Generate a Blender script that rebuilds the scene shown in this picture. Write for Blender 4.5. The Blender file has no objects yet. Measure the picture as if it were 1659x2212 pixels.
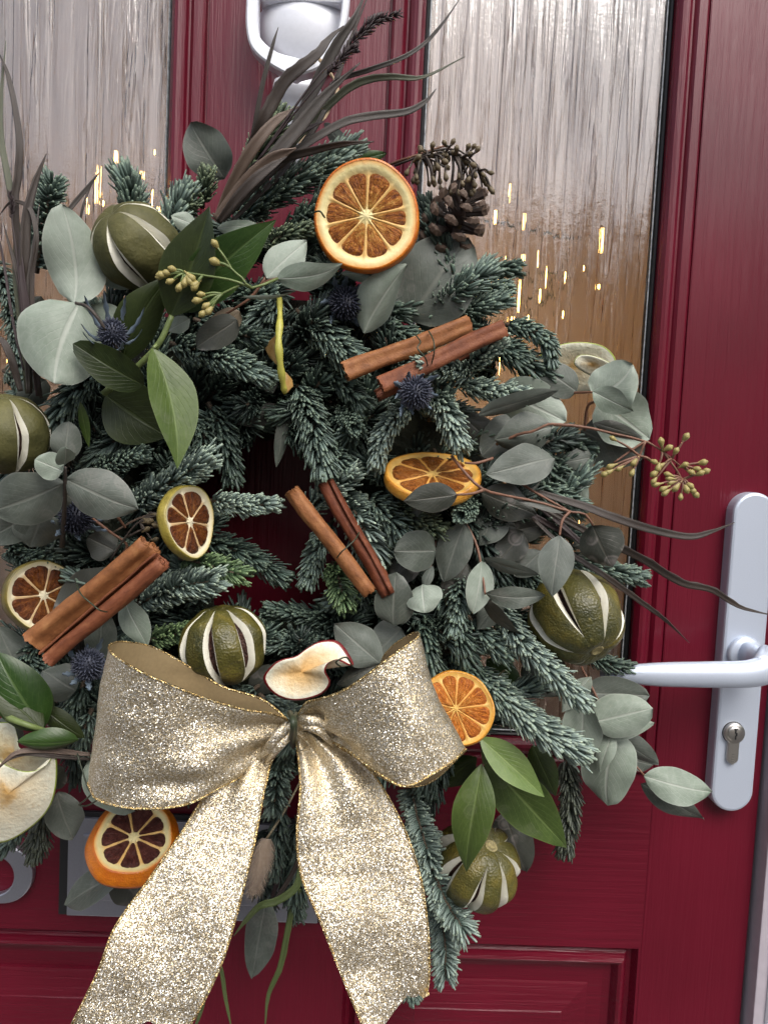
import bpy, bmesh, math, random
import numpy as np
from mathutils import Vector, Matrix, noise as mnoise
random.seed(7); rng = np.random.default_rng(7)
scene = bpy.context.scene
col = scene.collection
R = math.radians

# ------------------------------------------------------------------ camera
W, H = 1659.0, 2212.0
FPX = 26.0 / 36.0 * H
CAM = Vector((0.0, -0.56, 1.25))
yaw, pitch, roll = R(1.4), R(-3.8), R(2.75)
fwd = Vector((math.sin(yaw) * math.cos(pitch), math.cos(yaw) * math.cos(pitch), math.sin(pitch))).normalized()
rt0 = fwd.cross(Vector((0, 0, 1))).normalized(); up0 = rt0.cross(fwd).normalized()
rt = rt0 * math.cos(roll) + up0 * math.sin(roll)
up = -rt0 * math.sin(roll) + up0 * math.cos(roll)
cd = bpy.data.cameras.new('camera'); cam = bpy.data.objects.new('camera', cd); col.objects.link(cam)
cd.sensor_fit = 'VERTICAL'; cd.sensor_height = 36; cd.sensor_width = 27; cd.lens = 26
cd.clip_start = 0.02; cd.clip_end = 2000
cam.matrix_world = Matrix(((rt.x, up.x, -fwd.x, CAM.x), (rt.y, up.y, -fwd.y, CAM.y), (rt.z, up.z, -fwd.z, CAM.z), (0, 0, 0, 1)))
scene.camera = cam

# ------------------------------------------------------------------ sky and sun (soft overcast)
SUN_EL, SUN_AZ = 50, 25          # degrees; azimuth to the right of straight out from the door
world = bpy.data.worlds.new('World'); scene.world = world; world.use_nodes = True
wn = world.node_tree; wn.nodes.clear()
wo = wn.nodes.new('ShaderNodeOutputWorld'); wb = wn.nodes.new('ShaderNodeBackground')
sky = wn.nodes.new('ShaderNodeTexSky'); sky.sky_type = 'NISHITA'; sky.sun_disc = False
sky.sun_elevation = R(SUN_EL); sky.sun_rotation = R(180 - SUN_AZ)
sky.air_density = 1.0; sky.dust_density = 4.0; sky.ozone_density = 1.0
hs = wn.nodes.new('ShaderNodeHueSaturation'); hs.inputs['Saturation'].default_value = 0.60
wn.links.new(sky.outputs[0], hs.inputs['Color']); wn.links.new(hs.outputs[0], wb.inputs['Color'])
wb.inputs['Strength'].default_value = 0.12
wn.links.new(wb.outputs[0], wo.inputs['Surface'])
sd = bpy.data.lights.new('sun', 'SUN'); sun = bpy.data.objects.new('sun', sd); col.objects.link(sun)
sd.energy = 1.0; sd.angle = R(40); sd.color = (1.0, 0.975, 0.94)
sv = Vector((math.sin(R(SUN_AZ)) * math.cos(R(SUN_EL)), -math.cos(R(SUN_AZ)) * math.cos(R(SUN_EL)), math.sin(R(SUN_EL))))
sun.rotation_euler = (-sv).to_track_quat('-Z', 'Y').to_euler()
scene.view_settings.view_transform = 'Standard'; scene.view_settings.look = 'None'
scene.view_settings.exposure = 1.0; scene.view_settings.gamma = 1.0
scene.cycles.max_bounces = 8; scene.cycles.transmission_bounces = 6; scene.cycles.sample_clamp_indirect = 6
scene.cycles.sample_clamp_direct = 12

# ------------------------------------------------------------------ picture <-> place
def U(px, py, d):
    """point at distance d in front of the door plane that is seen at (px, py)"""
    r = fwd * FPX + rt * (px - W / 2) - up * (py - H / 2)
    t = (-d - CAM.y) / r.y
    return CAM + r * t
def mpp(px, py, d):
    return (U(px, py, d) - CAM).dot(fwd) / FPX
def view_frame(p):
    z = (CAM - p).normalized(); x = up.cross(z).normalized(); y = z.cross(x)
    return x, y, z
def vdir(p, v):
    x, y, z = view_frame(p)
    return (x * v[0] + y * v[1] + z * v[2]).normalized()

# ------------------------------------------------------------------ object helpers
def link(o, parent=None):
    col.objects.link(o)
    if parent is not None:
        o.parent = parent
        if parent.type == 'EMPTY':
            o.matrix_parent_inverse = Matrix.Translation(-parent.location)
    return o
def mesh(name, verts, faces, mats, parent=None, smooth=True, uvs=None, midx=None, cols=None):
    me = bpy.data.meshes.new(name)
    if isinstance(verts, np.ndarray): verts = verts.tolist()
    me.from_pydata([tuple(v) for v in verts], [], [tuple(f) for f in faces])
    for m in (mats if isinstance(mats, (list, tuple)) else [mats]): me.materials.append(m)
    if smooth: me.polygons.foreach_set('use_smooth', [True] * len(me.polygons))
    if midx is not None: me.polygons.foreach_set('material_index', midx)
    if uvs is not None:
        uvl = me.uv_layers.new(name='UVMap')
        li = np.zeros(len(me.loops), dtype=np.int32); me.loops.foreach_get('vertex_index', li)
        uvl.data.foreach_set('uv', np.asarray(uvs, dtype=np.float32)[li].ravel())
    if cols is not None:
        at = me.attributes.new('tint', 'FLOAT_COLOR', 'POINT')
        at.data.foreach_set('color', np.asarray(cols, dtype=np.float32).ravel())
    me.update()
    return link(bpy.data.objects.new(name, me), parent)
def thing(name, label, cat, loc, group=None):
    o = bpy.data.objects.new(name, None); o.empty_display_size = 0.02; o.location = loc
    col.objects.link(o); tag(o, label, cat, group); return o
def tag(o, label=None, cat=None, group=None, kind=None):
    if label: o['label'] = label
    if cat: o['category'] = cat
    if group: o['group'] = group
    if kind: o['kind'] = kind
    return o
def grid_faces(nu, nv, closed_u=False, off=0):
    f = []
    for j in range(nv - 1):
        for i in range(nu if closed_u else nu - 1):
            a = off + j * nu + i; b = off + j * nu + (i + 1) % nu
            f.append((a, b, b + nu, a + nu))
    return f
def crom(pts, n):
    """Catmull-Rom through pts (tuples), n samples"""
    P = np.array(pts, dtype=float); m = len(P)
    if m == 2:
        t = np.linspace(0, 1, n)[:, None]; return P[0] * (1 - t) + P[1] * t
    Q = np.vstack([2 * P[0] - P[1], P, 2 * P[-1] - P[-2]])
    out = []
    for s in np.linspace(0, m - 1, n):
        k = min(int(s), m - 2); t = s - k
        a, b, c, d = Q[k], Q[k + 1], Q[k + 2], Q[k + 3]
        out.append(0.5 * ((2 * b) + (-a + c) * t + (2 * a - 5 * b + 4 * c - d) * t * t + (-a + 3 * b - 3 * c + d) * t ** 3))
    return np.array(out)
def upath(pts, n):
    return [U(*p) for p in crom(pts, n)]
def tube_data(path, radii, k=6, flat=1.0, cap=True, updir=None):
    vs = []; n = len(path)
    prev = None
    for i, p in enumerate(path):
        t = (path[min(i + 1, n - 1)] - path[max(i - 1, 0)]).normalized()
        ref = prev if prev is not None else (updir or (CAM - p).normalized())
        a = ref - t * ref.dot(t)
        if a.length < 1e-6: a = t.orthogonal()
        a.normalize(); prev = a; b = t.cross(a)
        r = radii[i] if hasattr(radii, '__len__') else radii
        for j in range(k):
            th = 2 * math.pi * j / k
            vs.append(p + a * (math.cos(th) * r * flat) + b * (math.sin(th) * r))
    fs = grid_faces(k, n, True)
    if cap:
        fs.append(tuple(range(k - 1, -1, -1))); fs.append(tuple(range((n - 1) * k, n * k)))
    return vs, fs
def tube(name, path, radii, mat, parent=None, k=6, flat=1.0, updir=None):
    v, f = tube_data(path, radii, k, flat, True, updir)
    return mesh(name, v, f, mat, parent)
class MB:
    def __init__(s): s.v = []; s.f = []
    def add(s, v, f):
        o = len(s.v); s.v += list(v); s.f += [tuple(i + o for i in q) for q in f]
    def build(s, name, mat, parent=None, smooth=True): return mesh(name, s.v, s.f, mat, parent, smooth)
def n3(p, s=1.0, o=0.0):
    return mnoise.noise(Vector((p[0] * s + o, p[1] * s - o, p[2] * s + 2 * o)))

# ------------------------------------------------------------------ materials
class NT:
    def __init__(s, name):
        s.m = bpy.data.materials.new(name); s.m.use_nodes = True; s.t = s.m.node_tree
        s.b = s.t.nodes['Principled BSDF']
    def n(s, t, **k):
        x = s.t.nodes.new('ShaderNode' + t)
        for a, v in k.items(): setattr(x, a, v)
        return x
    def l(s, a, b): s.t.links.new(a, b)
    def coord(s, kind='Object', scale=(1, 1, 1), rot=(0, 0, 0)):
        c = s.n('TexCoord'); mp = s.n('Mapping'); mp.inputs['Scale'].default_value = scale; mp.inputs['Rotation'].default_value = rot
        s.l(c.outputs[kind], mp.inputs['Vector']); return mp.outputs[0]
    def noise(s, vec, scale, detail=3, rough=.55, dist=0):
        x = s.n('TexNoise'); x.inputs['Scale'].default_value = scale; x.inputs['Detail'].default_value = detail
        x.inputs['Roughness'].default_value = rough; x.inputs['Distortion'].default_value = dist
        if vec is not None: s.l(vec, x.inputs['Vector'])
        return x.outputs['Fac']
    def ramp(s, fac, stops, interp='LINEAR'):
        r = s.n('ValToRGB'); e = r.color_ramp; e.interpolation = interp
        while len(e.elements) < len(stops): e.elements.new(0.5)
        for q, (p, c) in zip(e.elements, stops):
            q.position = p; q.color = (c, c, c, 1) if not hasattr(c, '__len__') else (*c, 1)
        s.l(fac, r.inputs['Fac']); return r.outputs['Color']
    def mix(s, fac, a, b, mode='MIX'):
        x = s.n('Mix'); x.data_type = 'RGBA'; x.blend_type = mode
        for v, i in ((fac, 0), (a, 6), (b, 7)):
            if hasattr(v, 'is_linked'): s.l(v, x.inputs[i])
            else: x.inputs[i].default_value = v if i == 0 else (*v, 1)
        return x.outputs[2]
    def math(s, op, a, b=None, clamp=False):
        x = s.n('Math', operation=op, use_clamp=clamp)
        for v, i in ((a, 0), (b, 1)):
            if v is None: continue
            if hasattr(v, 'is_linked'): s.l(v, x.inputs[i])
            else: x.inputs[i].default_value = v
        return x.outputs[0]
    def bump(s, h, strength=.5, dist=.001, prev=None):
        x = s.n('Bump'); x.inputs['Strength'].default_value = strength; x.inputs['Distance'].default_value = dist
        s.l(h, x.inputs['Height'])
        if prev is not None: s.l(prev, x.inputs['Normal'])
        s.l(x.outputs[0], s.b.inputs['Normal']); return x.outputs[0]
    def set(s, **k):
        for a, v in k.items():
            i = s.b.inputs[a.replace('_', ' ')]
            if hasattr(v, 'is_linked'): s.l(v, i)
            elif hasattr(v, '__len__'): i.default_value = (*v, 1)
            else: i.default_value = v
        return s

def paint_red(name, vertical=True):
    t = NT(name)
    sc = (1, 1, .045) if vertical else (.045, 1, 1)
    v = t.coord('Object', sc)
    g = t.noise(v, 210, 4, .6, .6)
    g2 = t.noise(v, 60, 3, .5, 1.2)
    h = t.math('ADD', t.ramp(g, [(.35, 0), (.62, 1)]), t.math('MULTIPLY', t.ramp(g2, [(.3, 0), (.7, 1)]), .6))
    micro = t.noise(t.coord(), 900, 2)
    big = t.noise(t.coord(), 9, 2)
    c = t.mix(t.ramp(big, [(.3, 0), (.7, 1)]), (.092, .0026, .0112), (.120, .0040, .0155))
    t.set(Base_Color=c, Roughness=.34, Coat_Weight=.16, Coat_Roughness=.12, Specular_IOR_Level=.36)
    t.bump(t.math('ADD', h, t.math('MULTIPLY', micro, .12)), .32, .0009)
    return t.m
M_redv = paint_red('red_paint_vertical_grain', True); M_redh = paint_red('red_paint_cross_grain', False)

def simple(name, c, rough=.5, metal=0, nscale=None, bump=0, dist=.0005, var=.12, spec=.5, coat=0):
    t = NT(name)
    if nscale:
        f = t.noise(t.coord(), nscale, 4)
        cc = t.mix(t.ramp(f, [(.3, 0), (.7, 1)]), tuple(x * (1 - var) for x in c), tuple(min(1, x * (1 + var)) for x in c))
        t.set(Base_Color=cc)
        if bump: t.bump(f, bump, dist)
    else: t.set(Base_Color=c)
    t.set(Roughness=rough, Metallic=metal, Specular_IOR_Level=spec, Coat_Weight=coat)
    return t.m
M_satin = simple('satin_aluminium', (.55, .61, .71), .40, .40, 1500, .06, .0002, .04)
M_white_metal = simple('bright_satin_metal', (.72, .74, .79), .38, .12, 300, .03, .0002, .03)
M_plate = simple('brushed_letter_plate', (.36, .37, .42), .38, .8, 800, .05, .0002, .04)
M_cyl = simple('nickel_cylinder', (.62, .60, .55), .28, 1, 1200, .05, .0002, .08)
M_black = simple('black_rubber', (.012, .012, .013), .5)
M_gasket = simple('grey_gasket', (.34, .36, .37), .45, .2, 260, .3, .001, .5)
M_upvc = simple('white_upvc', (.78, .79, .82), .35, 0, 60, 0, 0, .03)
M_jamb = simple('grey_rebate', (.42, .38, .42), .5, 0, 80, .05, .0005, .06)

def glass_mat():
    t = NT('streaky_obscure_glass')
    v = t.coord('Object', (1, 1, .030))
    a = t.noise(v, 85, 3, .55, 1.6)
    b = t.noise(t.coord('Object', (1, 1, .05)), 210, 3, .55, .9)
    c = t.noise(t.coord('Object', (1, 1, .018)), 38, 2, .5, 1.5)
    gate = t.ramp(t.noise(t.coord('Object', (1, 1, .25)), 22, 2), [(.35, .25), (.65, 1)])
    h = t.math('ADD', t.math('MULTIPLY', t.math('MULTIPLY', t.ramp(a, [(.44, 0), (.54, 1)], 'EASE'), gate), 1.0), t.math('ADD', t.math('MULTIPLY', c, 1.4), t.math('MULTIPLY', b, .30)))
    h = t.math('ADD', h, t.math('MULTIPLY', t.noise(t.coord(), 240, 3), .08))
    t.set(Base_Color=(.93, .92, .91), Roughness=.06, IOR=1.26, Specular_IOR_Level=.5, Transmission_Weight=1.0, Coat_Weight=1.0, Coat_IOR=1.85, Coat_Roughness=.05)
    nb = t.bump(h, .62, .0022); t.l(nb, t.b.inputs['Coat Normal'])
    return t.m
M_glass = glass_mat()
def hall_mat():
    t = NT('hallway_timber_panelling')
    f = t.noise(t.coord('Object', (1, 1, 1)), 6, 2)
    t.set(Base_Color=t.mix(f, (.42, .335, .28), (.58, .48, .41)), Roughness=.6); return t.m
M_hall = hall_mat()

# ------------------------------------------------------------------ the setting
def ground_mat():
    t = NT('path_and_garden'); f = t.noise(t.coord(), 6, 5)
    t.set(Base_Color=t.mix(f, (.035, .034, .033), (.075, .07, .066)), Roughness=.85); t.bump(f, .4, .01); return t.m
g = mesh('ground', [(-300, -300, 0), (300, -300, 0), (300, 300, 0), (-300, 300, 0)], [(0, 1, 2, 3)], ground_mat(), smooth=False); tag(g, kind='structure')
def low_sky_blocker():  # unseen slope, added to block the low sky that glass and paint reflect
    vs = []; nx, ny = 60, 14
    for j in range(ny):
        y = -9 - j * 2.6
        for i in range(nx):
            x = -90 + 180 * i / (nx - 1)
            s = min(1, j / 7); z = 10.5 * s * s * (3 - 2 * s) + 2.2 * n3((x, y, 0), .13) * s - .05
            vs.append((x, y, z))
    t = NT('sky_blocker_brown'); f = t.noise(t.coord(), .8, 6)
    t.set(Base_Color=t.mix(f, (.05, .036, .027), (.15, .10, .07)), Roughness=.9)
    tag(mesh('low_sky_blocker', vs, grid_faces(nx, ny), t.m), kind='structure')
low_sky_blocker()

# ------------------------------------------------------------------ the door
def px_x(px, py, d=0): return U(px, py, d).x
def px_z(px, py, d=0): return U(px, py, d).z
# vertical lines of the door, in metres
GL_R = np.mean([px_x(376, 0), px_x(369, 250), px_x(363, 450)])          # left pane, right edge
CR_L = np.mean([px_x(917, 80), px_x(905, 330)])                          # right pane, left edge
CR_R = np.mean([px_x(1440, 80), px_x(1408, 560), px_x(1368, 1100)])      # right pane, right edge (seal outside)
XR = np.mean([px_x(1646, 1660), px_x(1595, 2212)])                       # door edge
XL = -0.44
ZP = np.mean([px_z(1200, 2043), px_z(1340, 2040), px_z(60, 2016)])       # top of the lower panels
PR_R = px_x(1378, 2060); PR_L = px_x(742, 2110); PL_R = px_x(357, 2080)
ZGB = px_z(1330, 1600); ZT = 1.95; ZB = 0.18
door = thing('front_door', 'glossy dark red panelled front door with two streaky obscure glass panes', 'door', (XL, 0, ZB))
def frame_loft(name, x0, x1, z0, z1, prof, mat, parent, fill=False, round_first=False):
    vs = []; fs = []
    for ins, h in prof:
        vs += [(x0 + ins, -h, z0 + ins), (x1 - ins, -h, z0 + ins), (x1 - ins, -h, z1 - ins), (x0 + ins, -h, z1 - ins)]
    for k in range(len(prof) - 1):
        for i in range(4):
            a = k * 4 + i; b = k * 4 + (i + 1) % 4
            fs.append((a, b, b + 4, a + 4))
    if fill: fs.append(tuple(range(len(vs) - 4, len(vs))))
    return mesh(name, vs, fs, mat, parent, smooth=False)
MW = 0.0262
def box(name, x0, x1, y0, y1, z0, z1, mat, parent=None, bev=0.0):
    bm = bmesh.new(); bmesh.ops.create_cube(bm, size=1)
    for v in bm.verts: v.co = Vector(((x0 + x1) / 2 + v.co.x * (x1 - x0), (y0 + y1) / 2 + v.co.y * (y1 - y0), (z0 + z1) / 2 + v.co.z * (z1 - z0)))
    if bev: bmesh.ops.bevel(bm, geom=bm.edges[:], offset=bev, segments=2, affect='EDGES', profile=.6)
    me = bpy.data.meshes.new(name); bm.to_mesh(me); bm.free(); me.materials.append(mat)
    return link(bpy.data.objects.new(name, me), parent)
PA = (XL + .09, GL_R + MW)      # outer rectangles of the glazing mouldings (x)
PB = (CR_L - MW, CR_R + .0305)
LPX = (XL + .05, PL_R); RPX = (PR_L, PR_R); PZ = (ZB + .2, ZP)
ZGO = ZGB - MW
# stiles, muntin and rails butt end to end
box('stile', XL, PA[0], 0, .044, ZB, ZT, M_redv, door)
box('stile', PA[1], PB[0], 0, .044, ZGO, ZT, M_redv, door)
XS = max(PB[1], RPX[1])
box('stile', XS, XR, 0, .044, ZB, ZT, M_redv, door, .0012)
if XS - PB[1] > .0005: box('stile', PB[1], XS, 0, .044, ZGO, ZT, M_redv, door)
box('rail', PA[0], XS, 0, .044, ZP, ZGO, M_redh, door)
box('stile', LPX[1], RPX[0], 0, .044, ZB, ZP, M_redv, door)
if XS - RPX[1] > .0005: box('stile', RPX[1], XS, 0, .044, ZB, ZP, M_redv, door)
box('rail', XL + .09, LPX[1], 0, .044, ZB, PZ[0], M_redh, door); box('rail', RPX[0], RPX[1], 0, .044, ZB, PZ[0], M_redh, door)
box('stile', XL + .03, LPX[0], .0005, .044, PZ[0], ZP, M_redv, door)
mould = [(0, 0), (.0006, -.0016), (.0016, -.0016), (.0022, .0030), (.0040, .0046), (.0100, .0050), (.0118, .0034), (.0128, .0022), (.0142, .0024),
         (.0156, .0056), (.0180, .0074), (.0206, .0080), (.0230, .0074), (.0250, .0050), (.0262, .0030), (.0262, -.0060)]
for (x0, x1) in (PA, PB):
    frame_loft('glazing_frame', x0, x1, ZGO, ZT - .02, mould, M_redv, door)
    ins = .0262
    fr = frame_loft('gasket', x0 + ins, x1 - ins, ZGO + ins, ZT - .02 - ins, [(0, -.002), (.0012, -.0012), (.0022, -.0022), (.0028, -.0052), (.0036, -.0036), (.0043, -.0040), (.0046, -.0085)], [M_gasket, M_black], door)
    fr.data.polygons.foreach_set('material_index', [0 if (k // 4) in (3, 4) else 1 for k in range(len(fr.data.polygons))])
    pane = box('glass_pane', x0 + ins + .0002, x1 - ins - .0002, .0062, .0102, ZGO + ins + .0002, ZT - .02 - ins - .0002, M_glass, door)
panel = [(0, 0), (.0004, -.0010), (.0030, -.0070), (.0060, -.0085), (.0085, -.0060), (.0105, -.0012), (.0125, -.0004), (.0145, -.0016), (.0180, -.0085), (.0240, -.0098),
         (.0360, -.0098), (.0366, -.0078), (.0570, -.0036), (.0580, -.0031), (.0600, -.0030)]
for (x0, x1) in (LPX, RPX): frame_loft('panel', x0, x1, PZ[0], PZ[1], panel, M_redh, door, True)

# hallway behind the glass, with its warm string lights
def hallway():
    x0, x1, y0, y1, z0, z1 = XL + .01, XR - .01, .046, .20, .9, 2.0
    v = [(x, y, z) for x in (x0, x1) for y in (y0, y1) for z in (z0, z1)]
    f = [(2, 3, 7, 6), (0, 1, 3, 2), (4, 6, 7, 5), (0, 2, 6, 4), (1, 5, 7, 3)]
    tag(mesh('hallway_wall', v, f, M_hall, smooth=False), kind='structure')
hallway()
def bulb_mat():
    t = NT('warm_fairy_bulb'); t.set(Base_Color=(1, .7, .3), Emission_Color=(1, .55, .13), Emission_Strength=140.0); return t.m
M_bulb = bulb_mat(); M_wire = simple('dark_green_wire', (.03, .04, .02), .5)
def ell(c, rx, ry, rz, nu=10, nv=7):
    vs = []
    for j in range(nv):
        ph = math.pi * (j + .0001) / (nv - 1 + .0002)
        for i in range(nu):
            th = 2 * math.pi * i / nu
            vs.append((c[0] + rx * math.sin(ph) * math.cos(th), c[1] + ry * math.sin(ph) * math.sin(th), c[2] + rz * math.cos(ph)))
    return vs, grid_faces(nu, nv, True)
string = thing('string_lights', 'warm string of small lit bulbs glowing behind the streaky door glass', 'string lights', (0, .12, 1.2))
bulbs = [(1075, 610), (1105, 690), (1130, 560), (1165, 640), (1220, 600), (1290, 620), (1080, 780), (1190, 760), (1250, 1110), (985, 420),
         (335, 330), (300, 420), (225, 440), (345, 480), (265, 380), (60, 620), (20, 780), (1090, 560), (1098, 640), (1088, 720), (1140, 690), (1178, 600), (1160, 560), (1120, 640), (1215, 680), (1260, 580), (1300, 520), (1070, 470), (1100, 420), (1130, 480), (310, 380), (330, 430), (250, 340), (212, 400), (190, 440)]
bp = []
for (bx, by) in bulbs:
    p = U(bx, by, -.0128 - .002 * random.random()); bp.append(p)
    v, f = ell(p, .00055, .00055, .002 + .014 * random.random() ** 2); mesh('bulb', v, f, M_bulb, string)
tube('cable', [p + Vector((.006, .10, .03)) for p in bp[:9]], .0012, M_wire, string); tube('cable', [p + Vector((.006, .10, .03)) for p in bp[10:]], .0012, M_wire, string)

# frame and wall round the door
fr = thing('door_frame', 'white plastic door frame with a grey rebate beside the red door', 'door frame', (XR, 0, 0))
box('rebate', XR + .0035, XR + .0125, -.012, .05, 0, 2.05, M_jamb, fr, .001)
box('jamb', XR + .0127, XR + .085, -.016, .07, 0, 2.05, M_upvc, fr, .002)
box('jamb', XL - .075, XL - .004, -.016, .07, 0, 2.05, M_upvc, fr, .002)
box('head', XL - .075, XR + .085, -.018, .07, ZT + .105, ZT + .18, M_upvc, fr, .002)
M_wall = simple('painted_render', (.45, .43, .41), .9, 0, 90, .4, .002, .1)
for (x0, x1) in ((XR + .0855, 4.0), (-4.0, XL - .0755)):
    tag(box('house_wall', x0, x1, -.09, .10, 0, 3.2, M_wall), kind='structure')
tag(box('house_wall', XL - .075, XR + .085, -.09, .10, ZT + .185, 3.2, M_wall), kind='structure')
tag(box('doorstep', XL - .07, XR + .08, -.3, .05, .001, .15, M_wall), kind='structure')

# ------------------------------------------------------------------ door furniture
def capsule_plate(name, c0, c1, r, y0, y1, mat, parent, bev=.002, n=18):
    ax = (c1 - c0).normalized(); sx = Vector((ax.z, 0, -ax.x))
    def ring(rr, y):
        o = []
        for k in range(n + 1):
            a = math.pi * k / n; o.append(c1 + sx * (rr * math.cos(a)) + ax * (rr * math.sin(a)))
        for k in range(n + 1):
            a = math.pi * k / n; o.append(c0 - sx * (rr * math.cos(a)) - ax * (rr * math.sin(a)))
        return [Vector((q.x, y, q.z)) for q in o]
    prof = [(r, y0), (r, y1 + bev), (r - bev * .3, y1 + bev * .3), (r - bev, y1)]
    vs = []; m = 2 * (n + 1)
    for rr, y in prof: vs += ring(rr, y)
    fs = grid_faces(m, len(prof), True) + [tuple(range((len(prof) - 1) * m, len(prof) * m))]
    fs = [tuple(reversed(f)) for f in fs]
    return mesh(name, vs, fs, mat, parent, smooth=False)
pd = .012
pt = U(1612, 1063, pd); pb = U(1578, 1754, pd)
pxc = (U(1614, 1300, pd).x + U(1592, 1600, pd).x) / 2
pr = .0163
plate = capsule_plate('handle_plate', Vector((pxc, 0, pb.z + pr)), Vector((pxc, 0, pt.z - pr)), pr, .0005, -pd, M_satin, door, .0022)
hub = U(1608, 1412, pd); hub.x = pxc
tube('handle_rose', [Vector((hub.x, -pd + .001, hub.z)), Vector((hub.x, -pd - .003, hub.z)), Vector((hub.x, -pd - .0045, hub.z))], [.0135, .0135, .0115], M_satin, plate, 24)
lp = [Vector((hub.x, -pd - .003, hub.z)), Vector((hub.x + .0005, -.028, hub.z)), Vector((hub.x + .002, -.037, hub.z - .002))] + upath([(1655, 1424, .044), (1650, 1446, .048), (1610, 1456, .050), (1540, 1457, .051), (1430, 1457, .050), (1340, 1456, .047), (1303, 1456, .044), (1297, 1456, .043)], 30)
lr = [.0105, .0105, .011] + list(np.interp(np.linspace(0, 7, 30), [0, 1, 2, 3, 4, 5, 6, 7], [.0108, .0108, .0098, .0095, .0088, .0062, .0042, .0015]))
lr = [q * .66 for q in lr]
tube('lever', lp, lr, M_satin, plate, 18, 1.5, Vector((0, 0, 1)))
# euro cylinder
kc = U(1588, 1586, pd + .004); kb = U(1583, 1640, pd + .004); kr = .0062
capsule_plate('lock_cylinder', Vector((kc.x, 0, kb.z)), Vector((kc.x, 0, kc.z - .004)), .0044, -.011, -pd - .0030, M_cyl, plate, .0008)
def disc(name, c, r, y0, y1, mat, parent, n=28, bev=.0006):
    pth = [Vector((c.x, y0, c.z)), Vector((c.x, y1 + bev, c.z)), Vector((c.x, y1, c.z))]
    return tube(name, pth, [r, r, r - bev], mat, parent, n)
disc('lock_cylinder', kc, .0080, -.011, -pd - .0034, M_cyl, plate)
disc('lock_shadow_gap', kc, .0087, -.011, -pd - .0004, M_black, plate)
disc('lock_plug', kc, kr, -.012, -pd - .0042, M_cyl, plate, 28, .0009)
kw = MB()
for (dx, dz, w, h) in ((0, .0038, .0030, .0012), (-.0002, .0020, .0013, .0030), (.0006, -.0002, .0014, .0026), (.0001, -.0026, .0011, .0030)):
    x, z = kc.x + dx, kc.z + dz; y = -pd - .0044
    kw.add([(x - w / 2, y, z - h / 2), (x + w / 2, y, z - h / 2), (x + w / 2, y, z + h / 2), (x - w / 2, y, z + h / 2)], [(0, 1, 2, 3)])
kw.build('keyhole', M_black, plate, False)
en = MB(); M_mark = simple('engraved_mark', (.30, .29, .27), .5, .6)
for k in range(5):
    z = kb.z + .0034 - k * .0019; x = kc.x - .0002; y = -pd - .0033
    for (a, b, c_, d_) in ((-.0012, -.0005, .0010, -.0002), (-.0012, .0001, .0010, .0004)):
        en.add([(x + a, y, z + b), (x + c_, y, z + b), (x + c_, y, z + d_), (x + a, y, z + d_)], [(0, 1, 2, 3)])
en.build('engraving', M_mark, plate, False)

# letter plate
lx0, lx1 = px_x(146, 1880, .006), px_x(690, 1900, .006); lz0 = px_z(300, 1983, .006); lz1 = lz0 + .078
lpo = box('letter_plate', lx0, lx1, -.006, -.0012, lz0, lz1, M_plate, door, .001)
box('letter_flap', lx0 + .012, lx1 - .012, -.0085, -.0061, lz0 + .014, lz1 - .012, M_plate, lpo, .001)
box('letter_gasket', lx0 - .0072, lx1 + .004, -.0035, -.0003, lz0 - .0008, lz1 + .004, M_black, lpo, .0006)
# round numeral at the left edge
def numeral():
    c = U(5, 1888, .006); n = 48
    mo = mpp(5, 1888, .006); ro = 66 * mo; vs = []; k = 4
    ci = c + Vector((-.0062, 0, -.0016))
    ri = 44 * mo
    for yy, dr in ((-.0005, 0), (-.0062, 0), (-.0070, .0009)):
        for i in range(n):
            a = 2 * math.pi * i / n; vs.append((c.x + (ro - dr) * math.cos(a), yy, c.z + (ro - dr) * math.sin(a)))
    for yy, dr in ((-.0070, .0009), (-.0062, 0), (-.0005, 0)):
        for i in range(n):
            a = 2 * math.pi * i / n; vs.append((ci.x + (ri + dr) * math.cos(a), yy, ci.z + (ri + dr) * math.sin(a)))
    mesh('house_numeral', vs, grid_faces(n, 6, True), M_plate, door, smooth=False)
numeral()

# knocker
kn = box('knocker_plate', px_x(560, 0, .02), px_x(742, 8, .02), -.024, 0, px_z(650, 8, .02), px_z(650, -150, .02), M_white_metal, door, .003)
def lathe(name, c, axis, prof, mat, parent, n=28, sx=1.0, side=None):
    a = axis.normalized(); s = (side or a.orthogonal()); s = (s - a * s.dot(a)).normalized(); t = a.cross(s); vs = []
    for (r, h) in prof:
        for i in range(n):
            th = 2 * math.pi * i / n; vs.append(c + a * h + s * (r * math.cos(th) * sx) + t * (r * math.sin(th)))
    fs = grid_faces(n, len(prof), True) + [tuple(range(n - 1, -1, -1)), tuple(range((len(prof) - 1) * n, len(prof) * n))]
    return mesh(name, vs, fs, mat, parent)
zt = px_z(650, 8, .02); xk = px_x(655, 60, .02)
urn = [(.0330, 0), (.0335, -.006), (.0330, -.013), (.0305, -.022), (.0255, -.030), (.0185, -.036), (.0130, -.039), (.0115, -.042), (.0120, -.046), (.0085, -.052), (.003, -.056)]
lathe('knocker_urn', Vector((xk, -.002, zt)), Vector((0, 0, 1)), urn, M_white_metal, kn, 32, .62, Vector((0, 1, 0)))
xs = px_x(640, 200, .006)
st = [(.0085, .000), (.0165, -.004), (.0180, -.011), (.0145, -.018), (.0120, -.026), (.0105, -.034), (.0085, -.044), (.0060, -.056), (.002, -.064)]
lathe('knocker_strike', Vector((xs, -.002, px_z(640, 158, .006))), Vector((0, 0, 1)), st, M_white_metal, kn, 28, .5, Vector((0, 1, 0)))
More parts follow.
